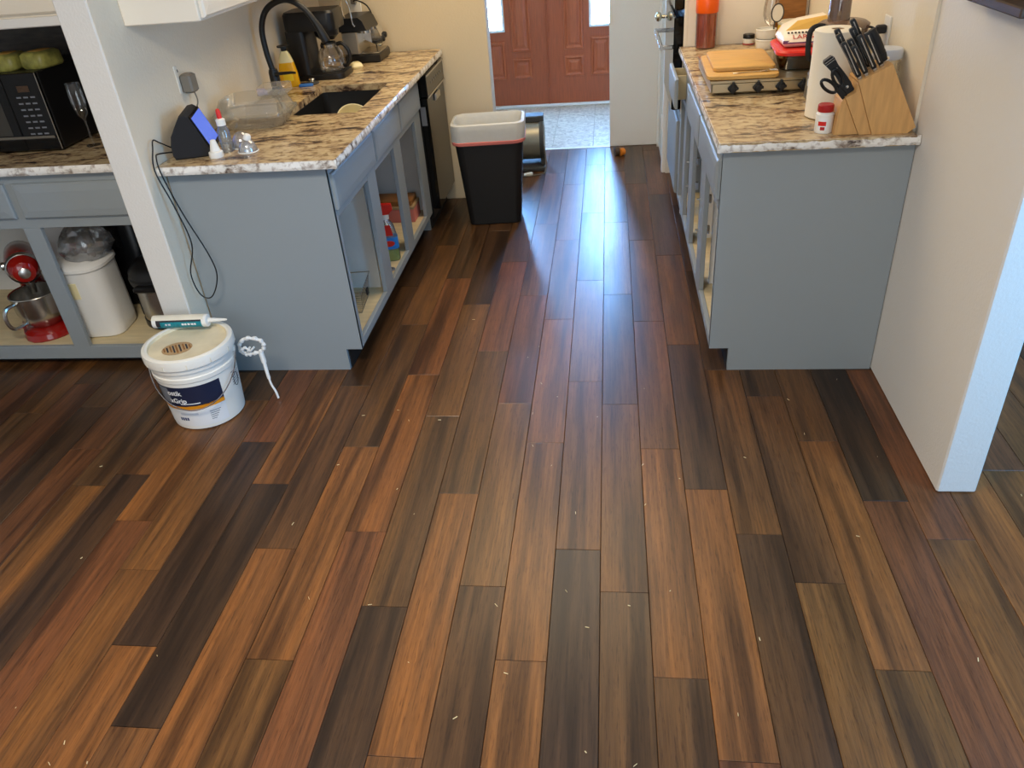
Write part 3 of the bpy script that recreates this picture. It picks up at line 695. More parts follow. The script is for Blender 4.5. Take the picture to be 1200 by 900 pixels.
# ---- coffee maker
t = thing('coffee_maker', 'black drip coffee maker with glass carafe beside the sink', 'coffee maker', (-1.49, 4.19, TOP))
b = B(); b.rprism([(.27, .20, .03, 0), (.275, .205, .035, .006), (.27, .20, .035, .026), (.25, .18, .03, .030)]); part('base', b, 'black_sat', t)
b = B(); b.rprism([(.10, .20, .02, .028), (.10, .20, .02, .235)]); part('water_tank', b, 'black_sat', t, (-.083, 0, 0))
b = B(); b.rprism([(.26, .20, .03, .232), (.265, .205, .035, .245), (.265, .205, .035, .31), (.25, .19, .035, .322)]); part('brew_head', b, 'black_sat', t)
part('filter_cone', B().lathe([(.065, .232), (.06, .20), (.035, .178), (.001, .177)][::-1], 24, cx=.055), 'black_sat', t)
c = part('carafe', B().lathe([(.050, .032), (.064, .040), (.068, .075), (.062, .115), (.042, .145), (.040, .155)], 28, True, False, cx=.055), 'glass', t, label='clear glass carafe')
part('carafe_band', B().lathe([(.0435, .142), (.0445, .158), (.040, .158)], 28, False, False, cx=.055), 'steel', c)
part('carafe_lid', B().lathe([(.041, .157), (.038, .166), (.015, .170), (.001, .170)], 24, cx=.055), 'black_sat', c)
part('carafe_handle', B().tube(spline([(.095, 0, .152), (.125, 0, .155), (.152, 0, .125), (.155, 0, .085), (.135, 0, .052), (.115, 0, .050)], 5), .010, 8), 'black_sat', c)
part('warming_plate', B().lathe([(.062, .029), (.062, .032), (.001, .033)], 24, cx=.055), 'black_gloss', t)
b = B(); rnd = random.Random(2)
b.rprism([(.05, .06, .01, 0), (.062, .072, .012, .012), (.05, .058, .01, .026), (.03, .04, .008, .032)]); solo('tea_packet', b, 'cream', 'small crumpled pale packet in front of the espresso machine', 'packet', (-1.36, 4.36, TOP), (0, 0, .5))
# ---- espresso machine
es = t = thing('espresso_machine', 'chrome and black espresso machine with two dark knobs', 'coffee machine', (-1.37, 4.61, TOP), 0)
b = B(); b.cbox(-.09, .11, -.12, .12, 0, .045, .006); part('drip_tray', b, 'black_sat', t)
part('tray_grid', B().cbox(-.01, .105, -.11, .11, .045, .050, .002), 'steel', t)
b = B(); b.cbox(-.09, 0, -.12, .12, .045, .165, .006); part('body', b, 'steel_soft', t)
b = B(); b.prism([(-.095, .165), (.06, .165), (.04, .215), (.02, .232), (-.095, .232)], .25, 'y', -.125); part('head', b, 'black_sat', t)
b = B(); b.prism([(.0, .10), (.085, .06), (.105, .09), (.075, .165), (.0, .165)], .10, 'y', .02); part('control_panel', b, 'chrome', t)
for y, z in ((.045, .098), (.095, .110)):
    part('knob', B().at((.085, y, z), (0, PI/2, 0)).lathe([(.017, 0), (.017, .018), (.012, .024), (.001, .024)], 16), 'black_matte', t)
b = B(); b.tube([(.03, -.05, .16), (.03, -.05, .145)], .03, 16); part('group_head', b, 'chrome', t)
b = B(); b.tube(spline([(-.06, -.10, .232), (-.065, -.11, .30), (-.045, -.12, .335), (-.02, -.125, .30), (-.01, -.128, .21), (0, -.13, .19)], 6), .004, 8); part('steam_wand', b, 'chrome', t)
t = thing('wall_outlet', 'outlet plate with plug on the cream wall above the espresso machine', 'outlet', (-1.45, 4.818, 1.19))
b = B(); b.cbox(-.035, .035, -.006, .001, -.057, .057, .002); part('plate', b, 'outlet_white', t)
b = B(); b.cbox(-.014, .014, -.035, -.006, -.012, .016, .003); part('plug', b, 'cable_grey', t)
b = W(es); b.tube(spline([(-1.45, 4.79, 1.192), (-1.42, 4.76, 1.20), (-1.36, 4.745, 1.17), (-1.335, 4.742, 1.10), (-1.338, 4.742, 1.0), (-1.34, 4.742, .925)], 6), .0042, 8); part('power_cord', b, 'cable', es, label='dark cord arching up to the wall outlet')
# ---- clear plastic food container
t = thing('food_container', 'clear plastic food container with lid against the wall', 'container', (-1.485, 3.25, TOP), .08)
R = lambda w, d, r, z: (w, d, r, z)
b = B(); b.rprism([(.24, .18, .06, 0), (.25, .19, .06, .004), (.30, .24, .07, .048), (.325, .265, .075, .050), (.325, .265, .075, .054)]); part('tray', b, 'clear_plastic', t)
b = B(); b.rprism([(.325, .265, .075, .056), (.325, .265, .075, .060), (.30, .24, .07, .064), (.255, .20, .06, .115), (.20, .15, .05, .122)]); part('lid', b, 'clear_plastic', t)
b = B(); b.cbox(.04, .16, -.05, .06, .118, .155, .004); part('corner_box', b, 'clear_plastic', t)
# ---- smart display
sd = t = thing('smart_display', 'black fabric smart display with glowing blue screen on the counter corner', 'smart display', (-1.582, 2.868, TOP), .28)
prof = [(-.065, .0), (.055, 0), (.072, .010), (.071, .020), (.020, .150), (.008, .158), (-.012, .155), (-.060, .085), (-.070, .05), (-.072, .015)]
b = B(); b.loft([[(x*.94, -.098, .006+z*.94) for x, z in prof], [(x, -.09, z) for x, z in prof], [(x, .09, z) for x, z in prof], [(x*.94, .098, .006+z*.94) for x, z in prof]]); part('housing', b, 'black_cloth', t)
n = Vector((.130, 0, .051)).normalized()
p0 = Vector((.0725, 0, .022)); p1 = Vector((.0225, 0, .149))
b = B(); o_ = n*.003
b.loft([[(p0.x, -.093, p0.z), (p0.x, .093, p0.z), (p1.x, .093, p1.z), (p1.x, -.093, p1.z)], [(p0.x+o_.x, -.092, p0.z+o_.z), (p0.x+o_.x, .092, p0.z+o_.z), (p1.x+o_.x, .092, p1.z+o_.z), (p1.x+o_.x, -.092, p1.z+o_.z)]])
part('bezel', b, 'black_gloss', t)
q0 = p0.lerp(p1, .07)+n*.0034; q1 = p0.lerp(p1, .93)+n*.0034
b = B(); b.loft([[(q0.x, -.086, q0.z), (q0.x, .086, q0.z), (q1.x, .086, q1.z), (q1.x, -.086, q1.z)], [(q0.x+.0006, -.086, q0.z), (q0.x+.0006, .086, q0.z), (q1.x+.0006, .086, q1.z), (q1.x+.0006, -.086, q1.z)]])
part('screen', b, 'screen', t, label='lit blue-violet screen')
# ---- adapter, damaged outlet cut-out and cords
pa = t = thing('power_adapter', 'grey-brown power adapter plugged into the wall by the broken outlet', 'adapter', (-1.664, 3.06, 1.128))
b = B(); b.cbox(0, .045, -.030, .030, -.035, .035, .007); part('brick', b, 'adapter', t)
b = B(); b.cbox(.0, .0035, -.05, -.031, -.03, .07, .001); part('outlet_edge', b, 'outlet_white', t, label='edge of a bare outlet')
b = B(); b.cbox(.0, .0025, -.046, -.036, .045, .058, .0008); b.cbox(.0, .0025, -.03, -.022, .045, .055, .0008); part('screw_slot', b, 'ink_dark', t)
b = W(pa); b.tube(spline([(-1.63, 3.06, 1.094), (-1.625, 3.05, 1.05), (-1.645, 2.99, 1.0), (-1.655, 2.965, .97), (-1.656, 2.96, .93)], 6), .0028, 8); part('adapter_cord', b, 'cable_grey', pa)
cp = [(-1.628, 2.80, .94), (-1.650, 2.74, .985), (-1.648, 2.70, 1.005), (-1.640, 2.668, .985), (-1.652, 2.655, .905), (-1.622, 2.655, .774), (-1.602, 2.66, .619), (-1.645, 2.66, .494), (-1.635, 2.665, .40), (-1.591, 2.667, .388), (-1.544, 2.667, .473), (-1.549, 2.667, .564), (-1.599, 2.66, .739), (-1.628, 2.652, .888), (-1.636, 2.664, .950), (-1.642, 2.70, .955), (-1.625, 2.79, .935)]
b = W(sd); b.tube(spline(cp, 7), .0026, 8); part('cord', b, 'cable', sd, label='thin black cord looping down the cabinet end')
# ---- small bottles and clear domes
t = thing('squeeze_bottle', 'small clear squeeze bottle with red tip beside the smart display', 'bottle', (-1.450, 2.852, TOP), 0)
part('bottle_body', B().lathe([(.021, 0), (.023, .004), (.023, .075), (.016, .092), (.014, .098)], 20), 'spray_clear', t)
part('collar', B().lathe([(.017, .098), (.017, .120), (.011, .124)], 18), 'white_plastic', t)
part('tip', B().lathe([(.009, .124), (.0085, .150), (.005, .158)], 14), 'red_plastic', t, label='red nozzle tip')
t = thing('plastic_funnel', 'small white plastic cone on the counter edge', 'funnel', (-1.466, 2.783, TOP))
part('skirt', B().lathe([(.026, 0), (.027, .004), (.026, .020), (.018, .024)], 22), 'white_plastic', t)
part('cone', B().lathe([(.019, .024), (.010, .062), (.006, .064)], 20), 'white_plastic', t)
t = thing('clear_dome', 'small clear plastic dome cup next to the white cone', 'cup', (-1.412, 2.905, TOP))
part('shell', B().ell(0, 0, .0, .040, .040, .060, 22, 8, 0.01, .97), 'bag_clear', t); part('rim', B().lathe([(.042, 0), (.044, .002), (.042, .005)], 22, False, False), 'white_plastic', t)
t = thing('clear_dome', 'small clear plastic dome cup with white valve leaning on it', 'cup', (-1.362, 2.835, TOP))
part('shell', B().ell(0, 0, .0, .036, .036, .050, 22, 8, 0.01, .97), 'bag_clear', t); part('rim', B().lathe([(.038, 0), (.040, .002), (.038, .005)], 22, False, False), 'white_plastic', t)
part('valve', B().at((.004, .0, .046), (0, .45, 0)).lathe([(.014, 0), (.014, .014), (.010, .020), (.001, .021)], 16), 'white_plastic', t)
# ---- bowl in the sink
t = thing('bowl', 'cream bowl tipped on its side in the sink', 'bowl', (-1.18, 3.60, .806)); t.rotation_euler = (0, 0, 0)
b = B().at((0, 0, 0), (.75, .35, .2)); b.lathe([(.03, -.055), (.035, -.05), (.068, -.01), (.082, .03), (.084, .034), (.080, .032), (.064, -.008), (.03, -.046), (.001, -.048)], 32); part('shell', b, 'cream', t)
# ================================================================== INSIDE THE SINK CABINET
CF = .1305
t = thing('spray_bottle', 'clear spray bottle with red trigger, blue label and lime liquid', 'bottle', (-1.105, 3.58, CF), .25)
b = B(); b.rprism([(.085, .055, .018, 0), (.092, .06, .02, .008), (.092, .06, .02, .12), (.07, .05, .018, .18), (.034, .034, .015, .215)]); part('bottle_body', b, 'spray_clear', t)
b = B(); b.rprism([(.086, .054, .018, .003), (.088, .056, .018, .06)]); part('liquid', b, 'lime', t)
part('label_band', B().rprism([(.0935, .062, .02, .065), (.0935, .062, .02, .125)]), 'label_blue', t)
b = B().at((0, -.0315, .095)); b.rprism([(.001,.001,.0004,0),(.001,.001,.0004,.0001)]); 
part('oval_badge', B().at((0, -.0312, .095), (PI/2, 0, 0)).lathe([(.022, 0), (.022, .0012)], 24, sx=1.3, sy=.7), 'red_plastic', t)
part('upper_label', B().at((0, 0, 0)).prism([(-.026, .135), (.026, .135), (.018, .19), (-.018, .19)], .0012, 'y', -.029), 'red_plastic', t)
part('collar', B().lathe([(.019, .215), (.019, .24)], 18), 'white_plastic', t)
b = B(); b.prism([(-.055, .262), (-.05, .285), (-.01, .292), (.038, .288), (.042, .262), (.018, .24), (-.016, .24), (-.018, .258)], .03, 'y', -.015); part('trigger_head', b, 'red_plastic', t, label='red trigger head')
b = B(); b.prism([(-.030, .258), (-.022, .258), (-.026, .225), (-.04, .205), (-.044, .208)], .016, 'y', -.008); part('trigger', b, 'white_plastic', t)
t = thing('cleaner_bottle', 'dark green cleaner bottle behind the spray bottle', 'bottle', (-1.20, 3.72, CF))
part('bottle_body', B().lathe([(.04, 0), (.042, .006), (.042, .15), (.016, .20), (.016, .22)], 20), 'green_hose', t); part('cap', B().lathe([(.018, .22), (.018, .245), (.001, .246)], 16), 'white_plastic', t)
b = B(); b.tube(spline([(-1.30, 3.62, .48), (-1.25, 3.66, .50), (-1.18, 3.70, .56), (-1.14, 3.76, .66)], 6), .009, 8); 
b = B(); b.tube(spline([(-1.40, 3.50, .131+.009), (-1.36, 3.56, .30), (-1.25, 3.60, .46), (-1.16, 3.66, .55), (-1.12, 3.70, .62)], 6), .009, 8); solo('green_hose', b, 'green_hose', 'green hose hanging inside the sink cabinet', 'hose')
t = thing('drain_pipe', 'white plastic drain pipe under the sink', 'pipe', (-1.35, 3.72, .131))
b = B(); b.tube(spline([(.09, 0, .529), (.09, 0, .33), (.06, 0, .25), (0, 0, .25), (-.03, 0, .30), (-.09, 0, .36), (-.28, 0, .37)], 5), .021, 12); part('trap', b, 'white_plastic', t)
b = B(); b.tube([(.09, 0, .40), (.09, 0, .36)], .028, 14); part('slip_nut', b, 'white_plastic', t)
t = thing('cardboard_box', 'flat pink and brown carton at the far end of the sink cabinet', 'box', (-1.22, 4.16, CF), 0)
part('carton', B().cbox(-.13, .13, -.075, .075, 0, .075, .002), 'pink_paper', t); part('lid', B().cbox(-.132, .132, -.077, .077, .075, .092, .002), 'cardboard', t)
b = B(); b.cbox(-.12, .12, -.07, .07, 0, .03, .003); solo('folded_bag', b, 'wood_basket', 'folded brown bag on the pink carton', 'bag', (-1.22, 4.16, CF+.0925))
t = thing('white_bucket', 'white plastic jug standing on the far side of the sink cabinet', 'jug', (-1.45, 4.10, CF))
part('jug_body', B().lathe([(.085, 0), (.09, .006), (.095, .33), (.04, .40), (.03, .42)], 24), 'white_plastic', t); part('cap', B().lathe([(.034, .42), (.034, .445), (.001, .446)], 18), 'white_plastic', t)
# wire rack
t = thing('wire_rack', 'small metal wire rack on the cabinet floor by the end panel', 'rack', (-1.19, 3.09, CF), .1)
for z, s in ((.10, 1.0), (.003, .86)):
    part('hoop', B().tube([(-.09*s, -.12*s, z), (.09*s, -.12*s, z), (.09*s, .12*s, z), (-.09*s, .12*s, z)], .0025, 6, True), 'steel', t)
for k in range(9):
    y = -.1+k*.025; part('wire', B().tube([(-.088, y, .10), (-.078, y*.86, .003), (.078, y*.86, .003), (.088, y, .10)], .0014, 5), 'steel', t)
part('clip', B().cbox(.088, .096, -.01, .02, .04, .07, .002), 'black_matte', t)
b = B(); b.tube([(.014*math.cos(a*PI/8), .014*math.sin(a*PI/8), .0045) for a in range(16)], .004, 6, True); solo('pipe_ring', b, 'ink_grey', 'small grey ring lying in front of the spray bottle', 'ring', (-1.075, 3.45, CF))
# inside the right cabinet
t = thing('pan_lid', 'steel ring-handled pan lid lying inside the cabinet beside the textured wall', 'lid', (.56, 2.93, CF))
part('disc', B().lathe([(.10, 0), (.102, .004), (.08, .022), (.02, .032), (.001, .033)], 28), 'steel', t); part('knob_ring', B().at((0, 0, .05), (PI/2, 0, .4)).tube([(.018*math.cos(a*PI/8), .018*math.sin(a*PI/8), 0) for a in range(16)], .004, 6, True), 'black_matte', t)
t = thing('storage_tub', 'pale yellow tub in the middle bay of the cabinet beside the textured wall', 'tub', (.60, 3.48, CF))
part('tub_body', B().lathe([(.07, 0), (.08, .005), (.09, .13)], 24), 'tan_pack', t); part('lid', B().lathe([(.094, .13), (.094, .142), (.001, .145)], 24), 'white_plastic', t)
# ================================================================== THINGS ON THE RIGHT COUNTER
# ---- portable stove with boards
t = thing('camp_stove', 'low stainless gas stove with black knobs under the cutting boards', 'stove', (.635, 3.59, TOP))
b = B(); b.cbox(-.23, .23, -.265, .26, .006, .050, .006); part('body', b, 'burner_steel', t)
b = B(); b.prism([(-.235, .048), (.235, .048), (.235, .057), (-.235, .057)], .53, 'y', -.27); part('top_plate', b, 'burner_steel', t)
for sx in (-.2, .2):
    for sy in (-.23, .23): part('foot', B().lathe([(.012, 0), (.010, .006)], 12, cx=sx, cy=sy), 'rubber', t)
for x in (-.145, -.048, .04, .125):
    k = part('knob', B().at((x, -.265, .027), (PI/2, 0, 0)).lathe([(.017, 0), (.018, .004), (.011, .006), (.010, .022), (.001, .023)], 16), 'black_matte', t)
    kb = B().at((x, -.265, .027), (PI/2, 0, 0))
    kb.cbox(-.021, .021, -.005, .005, .004, .014, .002); kb.cbox(-.005, .005, -.019, .026, .004, .018, .002); part('grip', kb, 'black_matte', k)
t = solo('cutting_board', B().rprism([(.27, .43, .03, 0), (.28, .44, .035, .003), (.28, .44, .035, .015), (.27, .43, .03, .018)]), 'wood_board', 'larger wooden cutting board lying on the steel stove', 'cutting board', (.535, 3.545, TOP+.0575), (0, 0, -.03))
t = solo('cutting_board', B().rprism([(.235, .35, .02, 0), (.245, .36, .025, .003), (.245, .36, .025, .014), (.235, .35, .02, .017)]), 'wood_board', 'smaller wooden cutting board stacked on top of the larger one', 'cutting board', (.545, 3.575, TOP+.076), (0, 0, -.02))
t = thing('fork', 'metal fork lying across the edge of the cutting boards', 'fork', (.575, 3.362, TOP+.0765), .12)
b = B(); b.cbox(-.085, .02, -.004, .004, .001, .0035, .0008); part('handle', b, 'chrome', t)
b = B(); b.loft([[(.02, -.005, .002), (.02, .005, .002), (.02, .005, .004), (.02, -.005, .004)], [(.045, -.012, .004), (.045, .012, .004), (.045, .012, .006), (.045, -.012, .006)], [(.06, -.012, .003), (.06, .012, .003), (.06, .012, .005), (.06, -.012, .005)]]); part('head', b, 'chrome', t)
for y in (-.010, -.0033, .0033, .010): part('tine', B().tube([(.06, y, .004), (.09, y, .003)], .0014, 5), 'chrome', t)
# ---- pasta jar
t = thing('pasta_jar', 'tall clear jar of reddish sticks with orange lid at the far end', 'jar', (.488, 4.362, TOP))
part('glass_body', B().lathe([(.050, 0), (.053, .004), (.053, .245), (.048, .25)], 28, True, False), 'glass', t)
part('contents', B().lathe([(.047, .004), (.049, .15), (.046, .20), (.001, .205)], 24), 'pasta', t)
part('lid_band', B().lathe([(.0545, .165), (.056, .17), (.056, .225), (.0545, .23)], 28, False, False), 'orange_lid', t)
part('lid', B().lathe([(.0545, .25), (.0545, .275), (.001, .278)], 28), 'orange_lid', t)
t = thing('spice_jar', 'tiny jar with dark lid and white label against the cream panel', 'jar', (.705, 4.375, TOP))
part('jar_body', B().lathe([(.027, 0), (.029, .003), (.029, .028), (.026, .031)], 20), 'white_plastic', t); part('lid', B().lathe([(.029, .031), (.029, .047), (.027, .050), (.001, .050)], 20), 'black_sat', t)
part('contents_band', B().lathe([(.0293, .002), (.0293, .008)], 20, False, False), 'red_dark', t)
for k, z in enumerate((0, .034)):
    t = thing('ramekin', ['white ribbed cup at the bottom of the pair beside the red lid', 'white ribbed cup stacked on the other cup beside the red lid'][k], 'cup', (.765, 4.25, TOP+z*1.0+k*.012))
    part('cup_body', B().lathe([(.040, 0), (.043, .004), (.047, .034), (.047, .040), (.044, .040), (.040, .006), (.001, .005)], 26), 'white_plastic', t)
    part('rim_bead', B().lathe([(.047, .036), (.049, .039), (.049, .043), (.047, .045), (.045, .043)], 26, False, False), 'white_plastic', t)
t = thing('wine_glass', 'stemmed clear wine glass standing behind the white cups', 'wine glass', (.80, 4.355, TOP))
part('foot', B().lathe([(.034, 0), (.034, .002), (.006, .006)], 24), 'glass', t); part('stem', B().lathe([(.005, .005), (.004, .05), (.005, .085)], 12), 'glass', t)
part('bowl', B().lathe([(.006, .085), (.026, .10), (.038, .135), (.038, .17), (.032, .21)], 24, False, False), 'glass', t)
t = thing('coffee_tin', 'yellow tin with pale lid between the cups and the red lid', 'tin', (.897, 4.30, TOP))
part('tin_body', B().lathe([(.066, 0), (.067, .004), (.067, .098)], 30), 'yellow_tin', t); part('lid', B().lathe([(.069, .098), (.069, .110), (.066, .112), (.001, .111)], 30), 'offwhite_plastic', t)
part('label_band', B().lathe([(.0674, .03), (.0674, .055)], 30, False, False), 'ink_white', t)
f = lambda x, y, z: ((.0676+z)*math.sin(x/.0676), -(.0676+z)*math.cos(x/.0676), y)
for x0 in (-.034, -.018, .0): part('printed_mark', B().add([f(x, z, .0003) for z in (.070, .086) for x in (x0, x0+.005, x0+.010)], [(0,1,4,3),(1,2,5,4)]), 'ink_dark', t)
t = thing('bread_board', 'round-topped wooden board leaning against the cream panel behind the yellow tin', 'board', (.90, 4.398, TOP))
b = B(); b.prism([(-.075, 0), (.075, 0)]+[(.075*math.cos(a*PI/14), .27+.075*math.sin(a*PI/14)) for a in range(15)], .016, 'y', 0); part('plank_face', b, 'wood_basket', t)
b = B(); b.tube([(.02*math.cos(a*PI/8), -.003, .26+.02*math.sin(a*PI/8)) for a in range(16)], .004, 6, True); part('hang_ring', b, 'steel', t)
t = thing('strainer', 'small round strainer with pale disc propped beside the wine glass', 'strainer', (.815, 4.21, TOP))
b = B().at((.0, .06, .155), (PI/2, 0, 0)); b.tube([(.028*math.cos(a*PI/10), .040*math.sin(a*PI/10), 0) for a in range(20)], .0035, 6, True); part('ring', b, 'gasket', t)
part('disc', B().at((0, .06, .155), (PI/2, 0, 0)).lathe([(.027, -.002), (.027, .002)], 24, sy=1.4), 'paper_white', t)
part('handle', B().tube([(-.010, .058, .118), (-.020, .02, .06), (-.022, -.0, .004)], .004, 6), 'gasket', t)
b = B(); b.cbox(-.025, .025, -.015, .015, 0, .06, .003); t = solo('small_carton', b, 'label_blue', 'small blue and white carton in front of the yellow tin', 'box', (.845, 4.19, TOP), (0, 0, .2))
part('white_panel', B().cbox(-.0256, .0, -.0156, .0156, .01, .05, .001), 'ink_white', t)
# ---- glass dish with red lid on the stove, bag on the lid
t = thing('glass_dish', 'brown-filled glass dish with red plastic lid on the steel stove', 'dish', (.778, 3.585, TOP+.0575), -.06)
b = B(); b.rprism([(.15, .27, .03, 0), (.16, .28, .035, .004), (.175, .295, .04, .055)]); part('dish_body', b, 'dish_glass', t)
b = B(); b.rprism([(.145, .265, .03, .004), (.16, .28, .035, .045)]); part('contents', b, 'food_dark', t)
b = B(); b.rprism([(.185, .305, .045, .055), (.195, .315, .05, .058), (.195, .315, .05, .068), (.18, .30, .045, .074), (.13, .25, .04, .074), (.125, .245, .04, .071)]); part('lid', b, 'red_plastic', t, label='red snap-on lid')
t = thing('tortilla_bag', 'red and white food bag printed LARGE lying on the red lid', 'bag', (.80, 3.60, TOP+.133), 0)
b = B(); b.loft([[(-.085, -.075, .0), (.09, -.075, .0), (.09, .10, .0), (-.085, .10, .0)], [(-.095, -.085, .014), (.10, -.085, .014), (.10, .11, .02), (-.095, .11, .02)], [(-.085, -.04, .05), (.095, -.04, .055), (.095, .10, .07), (-.07, .10, .06)], [(-.03, .0, .085), (.085, .0, .10), (.085, .08, .10), (-.02, .08, .085)]]); part('bag_body', b, 'bag_white', t, smooth=60)
part('top_band', B().add([(-.080,-.0355,.0555),(.094,-.0355,.0605),(.084,.0,.1012),(-.03,.0,.0862)], [(0,1,2,3)]), 'tan_pack', t, smooth=0)
part('bottom_band', B().add([(-.0955,-.086,.0135),(.1005,-.086,.0135),(.099,-.074,.0235),(-.093,-.074,.0235)], [(0,1,2,3)]), 'bag_purple', t, smooth=0)
part('lettering', text_builder('LARGE', .034, lambda x, y, z: (x-.005, -.0625-.0025+y*.62, .0335+.001+y*.55)), 'red_plastic', t, smooth=0)
for k in range(6): part('printed_mark', B().add([(x-.075+k*.014, -.049+y*.62, .0487+y*.55) for x, y in ((0, -.005), (.009, -.005), (.009, .005), (0, .005))], [(0,1,2,3)]), 'ink_dark', t, smooth=0)
# ---- food processor
fp = t = thing('food_processor', 'grey food processor with smoky bowl behind the paper towel roll', 'food processor', (.845, 3.185, TOP))
b = B(); b.rprism([(.19, .18, .04, 0), (.20, .19, .05, .006), (.19, .18, .05, .09), (.15, .15, .05, .115)]); part('motor_base', b, 'grey_plastic', t)
part('base_badge', B().cbox(-.0975, -.0955, -.05, .02, .05, .075, .0005), 'silver_paper', t)
part('work_bowl', B().lathe([(.078, .115), (.083, .12), (.086, .255)], 28, True, False), 'smoke_plastic', t)
part('bowl_lid', B().lathe([(.089, .255), (.090, .265), (.075, .275), (.001, .278)], 28), 'smoke_plastic', t)
part('feed_tube', B().lathe([(.038, .277), (.036, .36), (.032, .36), (.034, .28)], 22, False, False, cx=-.02), 'smoke_plastic', t)
part('bowl_handle', B().tube(spline([(-.07, -.03, .262), (-.10, -.045, .268), (-.125, -.055, .255), (-.128, -.056, .21), (-.12, -.053, .165), (-.08, -.035, .15)], 6), .010, 10), 'black_matte', t, label='dark D-shaped handle')
# ---- paper towel
t = thing('paper_towel', 'white paper towel roll behind the knife block', 'paper towel', (.768, 2.955, TOP))
part('roll', B().lathe([(.070, .002), (.0735, .004), (.0735, .285), (.068, .288), (.022, .288), (.020, .28), (.020, .004)], 36, False, False), 'paper_white', t)
part('core', B().lathe([(.0205, .002), (.0205, .287), (.018, .287), (.018, .002)], 20, False, False), 'cardboard', t)
part('base_plate', B().lathe([(.05, 0), (.05, .002)], 24), 'gasket', t)
# ---- knife block
t = thing('knife_block', 'light wooden knife block filled with black-handled knives', 'knife block', (.86, 2.765, TOP))
Y0, Y1 = -.07, .05
b = B(); b.prism([(-.005, 0), (.105, 0), (.128, .018), (.022, .218), (-.073, .170)], Y1-Y0-.0, 'y', Y0); part('block_body', b, 'wood_block', t, smooth=0)
b = B(); b.prism([(-.045, 0), (-.006, 0), (-.072, .165), (-.075, .135), (-.104, .120)], Y1-Y0-.01, 'y', Y0+.006); part('block_step', b, 'wood_block', t, smooth=0)
b = B(); b.prism([(-.122, 0), (-.046, 0), (-.103, .116), (-.112, .108)], Y1-Y0-.03, 'y', Y0+.014); part('block_step', b, 'wood_block', t, smooth=0)
d = Vector((-.07, 0, .12)).normalized()
def knife(x, z, y, L, w=.0082, riv=True, first=[None]):
    """handle with a bolster, its blade inside the slot"""
    k = thing('knife', 'black-handled kitchen knife standing in a slot of the wooden knife block', 'knife', (.86+x, 2.765+y, TOP+z), 0, 'knives in the knife block')
    ang = math.atan2(d.x, d.z)
    k.rotation_euler = (0, ang, 0)
    h = B(); h.loft([[(-w*s-o, -.007*s2, zz), (w*s-o, -.007*s2, zz), (w*s-o, .007*s2, zz), (-w*s-o, .007*s2, zz)] for s, s2, zz, o in ((.8, .8, .008, 0), (1, 1, .014, 0), (.85, 1, L*.4, 0), (1.0, 1, L*.75, .002), (1.05, 1, L-.006, .003), (.8, .8, L, .003))])
    part('handle', h, 'black_sat', k, smooth=50)
    part('bolster', B().cbox(-w*.85, w*.85, -.006, .006, -.004, .009, .002), 'steel', k)
    part('blade', B().box(-w*.8, w*.8, -.0008, .0008, -.06, -.004), 'steel', k, smooth=0)
    part('handle_shine', B().box(-w*.2-.002, w*.2-.002, -.0078, -.0072, .016, L-.008), 'steel', k, smooth=0)  # thin bright strip added as a highlight along the handle
    return k
for x, z, y, L in ((-.066, .1755, -.050, .13), (-.047, .185, -.050, .105), (-.064, .1765, -.012, .15), (-.044, .187, -.014, .12), (-.022, .197, -.046, .125), (-.026, .195, .0, .145), (-.002, .207, -.040, .12), (-.058, .180, .030, .155), (-.012, .202, .032, .16)):
    knife(x, z, y, L)
k = thing('honing_steel', 'ribbed black handle of the honing steel at the top of the knife block', 'honing steel', (.86+.012, 2.765-.005, TOP+.2175)); k.rotation_euler = (0, math.atan2(d.x, d.z), 0)
part('handle', B().lathe([(.011, 0), (.013, .005), (.016, .02), (.0145, .024), (.0165, .028), (.015, .034), (.0165, .04), (.017, .07), (.014, .10), (.010, .108), (.001, .110)], 18), 'black_matte', k); part('ferrule', B().lathe([(.012, -.006), (.018, -.003), (.018, .001), (.012, .003)], 18), 'chrome', k)
k = thing('cleaver', 'broad black cleaver handle with three steel rivets in the lower step of the knife block', 'knife', (.86-.084, 2.765-.03, TOP+.132)); k.rotation_euler = (0, math.atan2(-.083, .113), 0)
h = B(); h.loft([[(-.014*s-o, -.010, zz), (.014*s-o, -.010, zz), (.014*s-o, .010, zz), (-.014*s-o, .010, zz)] for s, zz, o in ((.9, .0, 0), (1.1, .03, 0), (.95, .07, .0), (1.0, .10, .004), (1.25, .128, .006), (.9, .136, .006))]); part('handle', h, 'black_sat', k, smooth=50)
for z in (.022, .058, .092): part('rivet', B().at((-.001, -.0095, z), (PI/2, 0, 0)).lathe([(.0045, 0), (.0045, .001), (.001, .0015)], 12), 'chrome', k)
for z in (.120, .127): part('band', B().cbox(-.022, .010, -.0106, .0106, z, z+.0025, .0005), 'steel', k)
k = thing('scissors', 'black-handled kitchen scissors leaning in the front slot of the knife block', 'scissors', (.86-.100, 2.765-.045, TOP+.116)); k.rotation_euler = (0, math.atan2(-.066, .075), 0)
for s in (-1, 1): part('finger_loop', B().at((s*.017, s*.003, .068), (0, s*.2, 0)).tube([(.013*math.cos(a*PI/9), 0, .030*math.sin(a*PI/9)) for a in range(18)], .0052, 8, True), 'black_sat', k)
part('shank', B().cbox(-.010, .010, -.003, .003, .0, .045, .002), 'black_sat', k); part('pivot', B().cbox(-.009, .009, -.0025, .0025, -.02, .004, .002), 'steel', k)
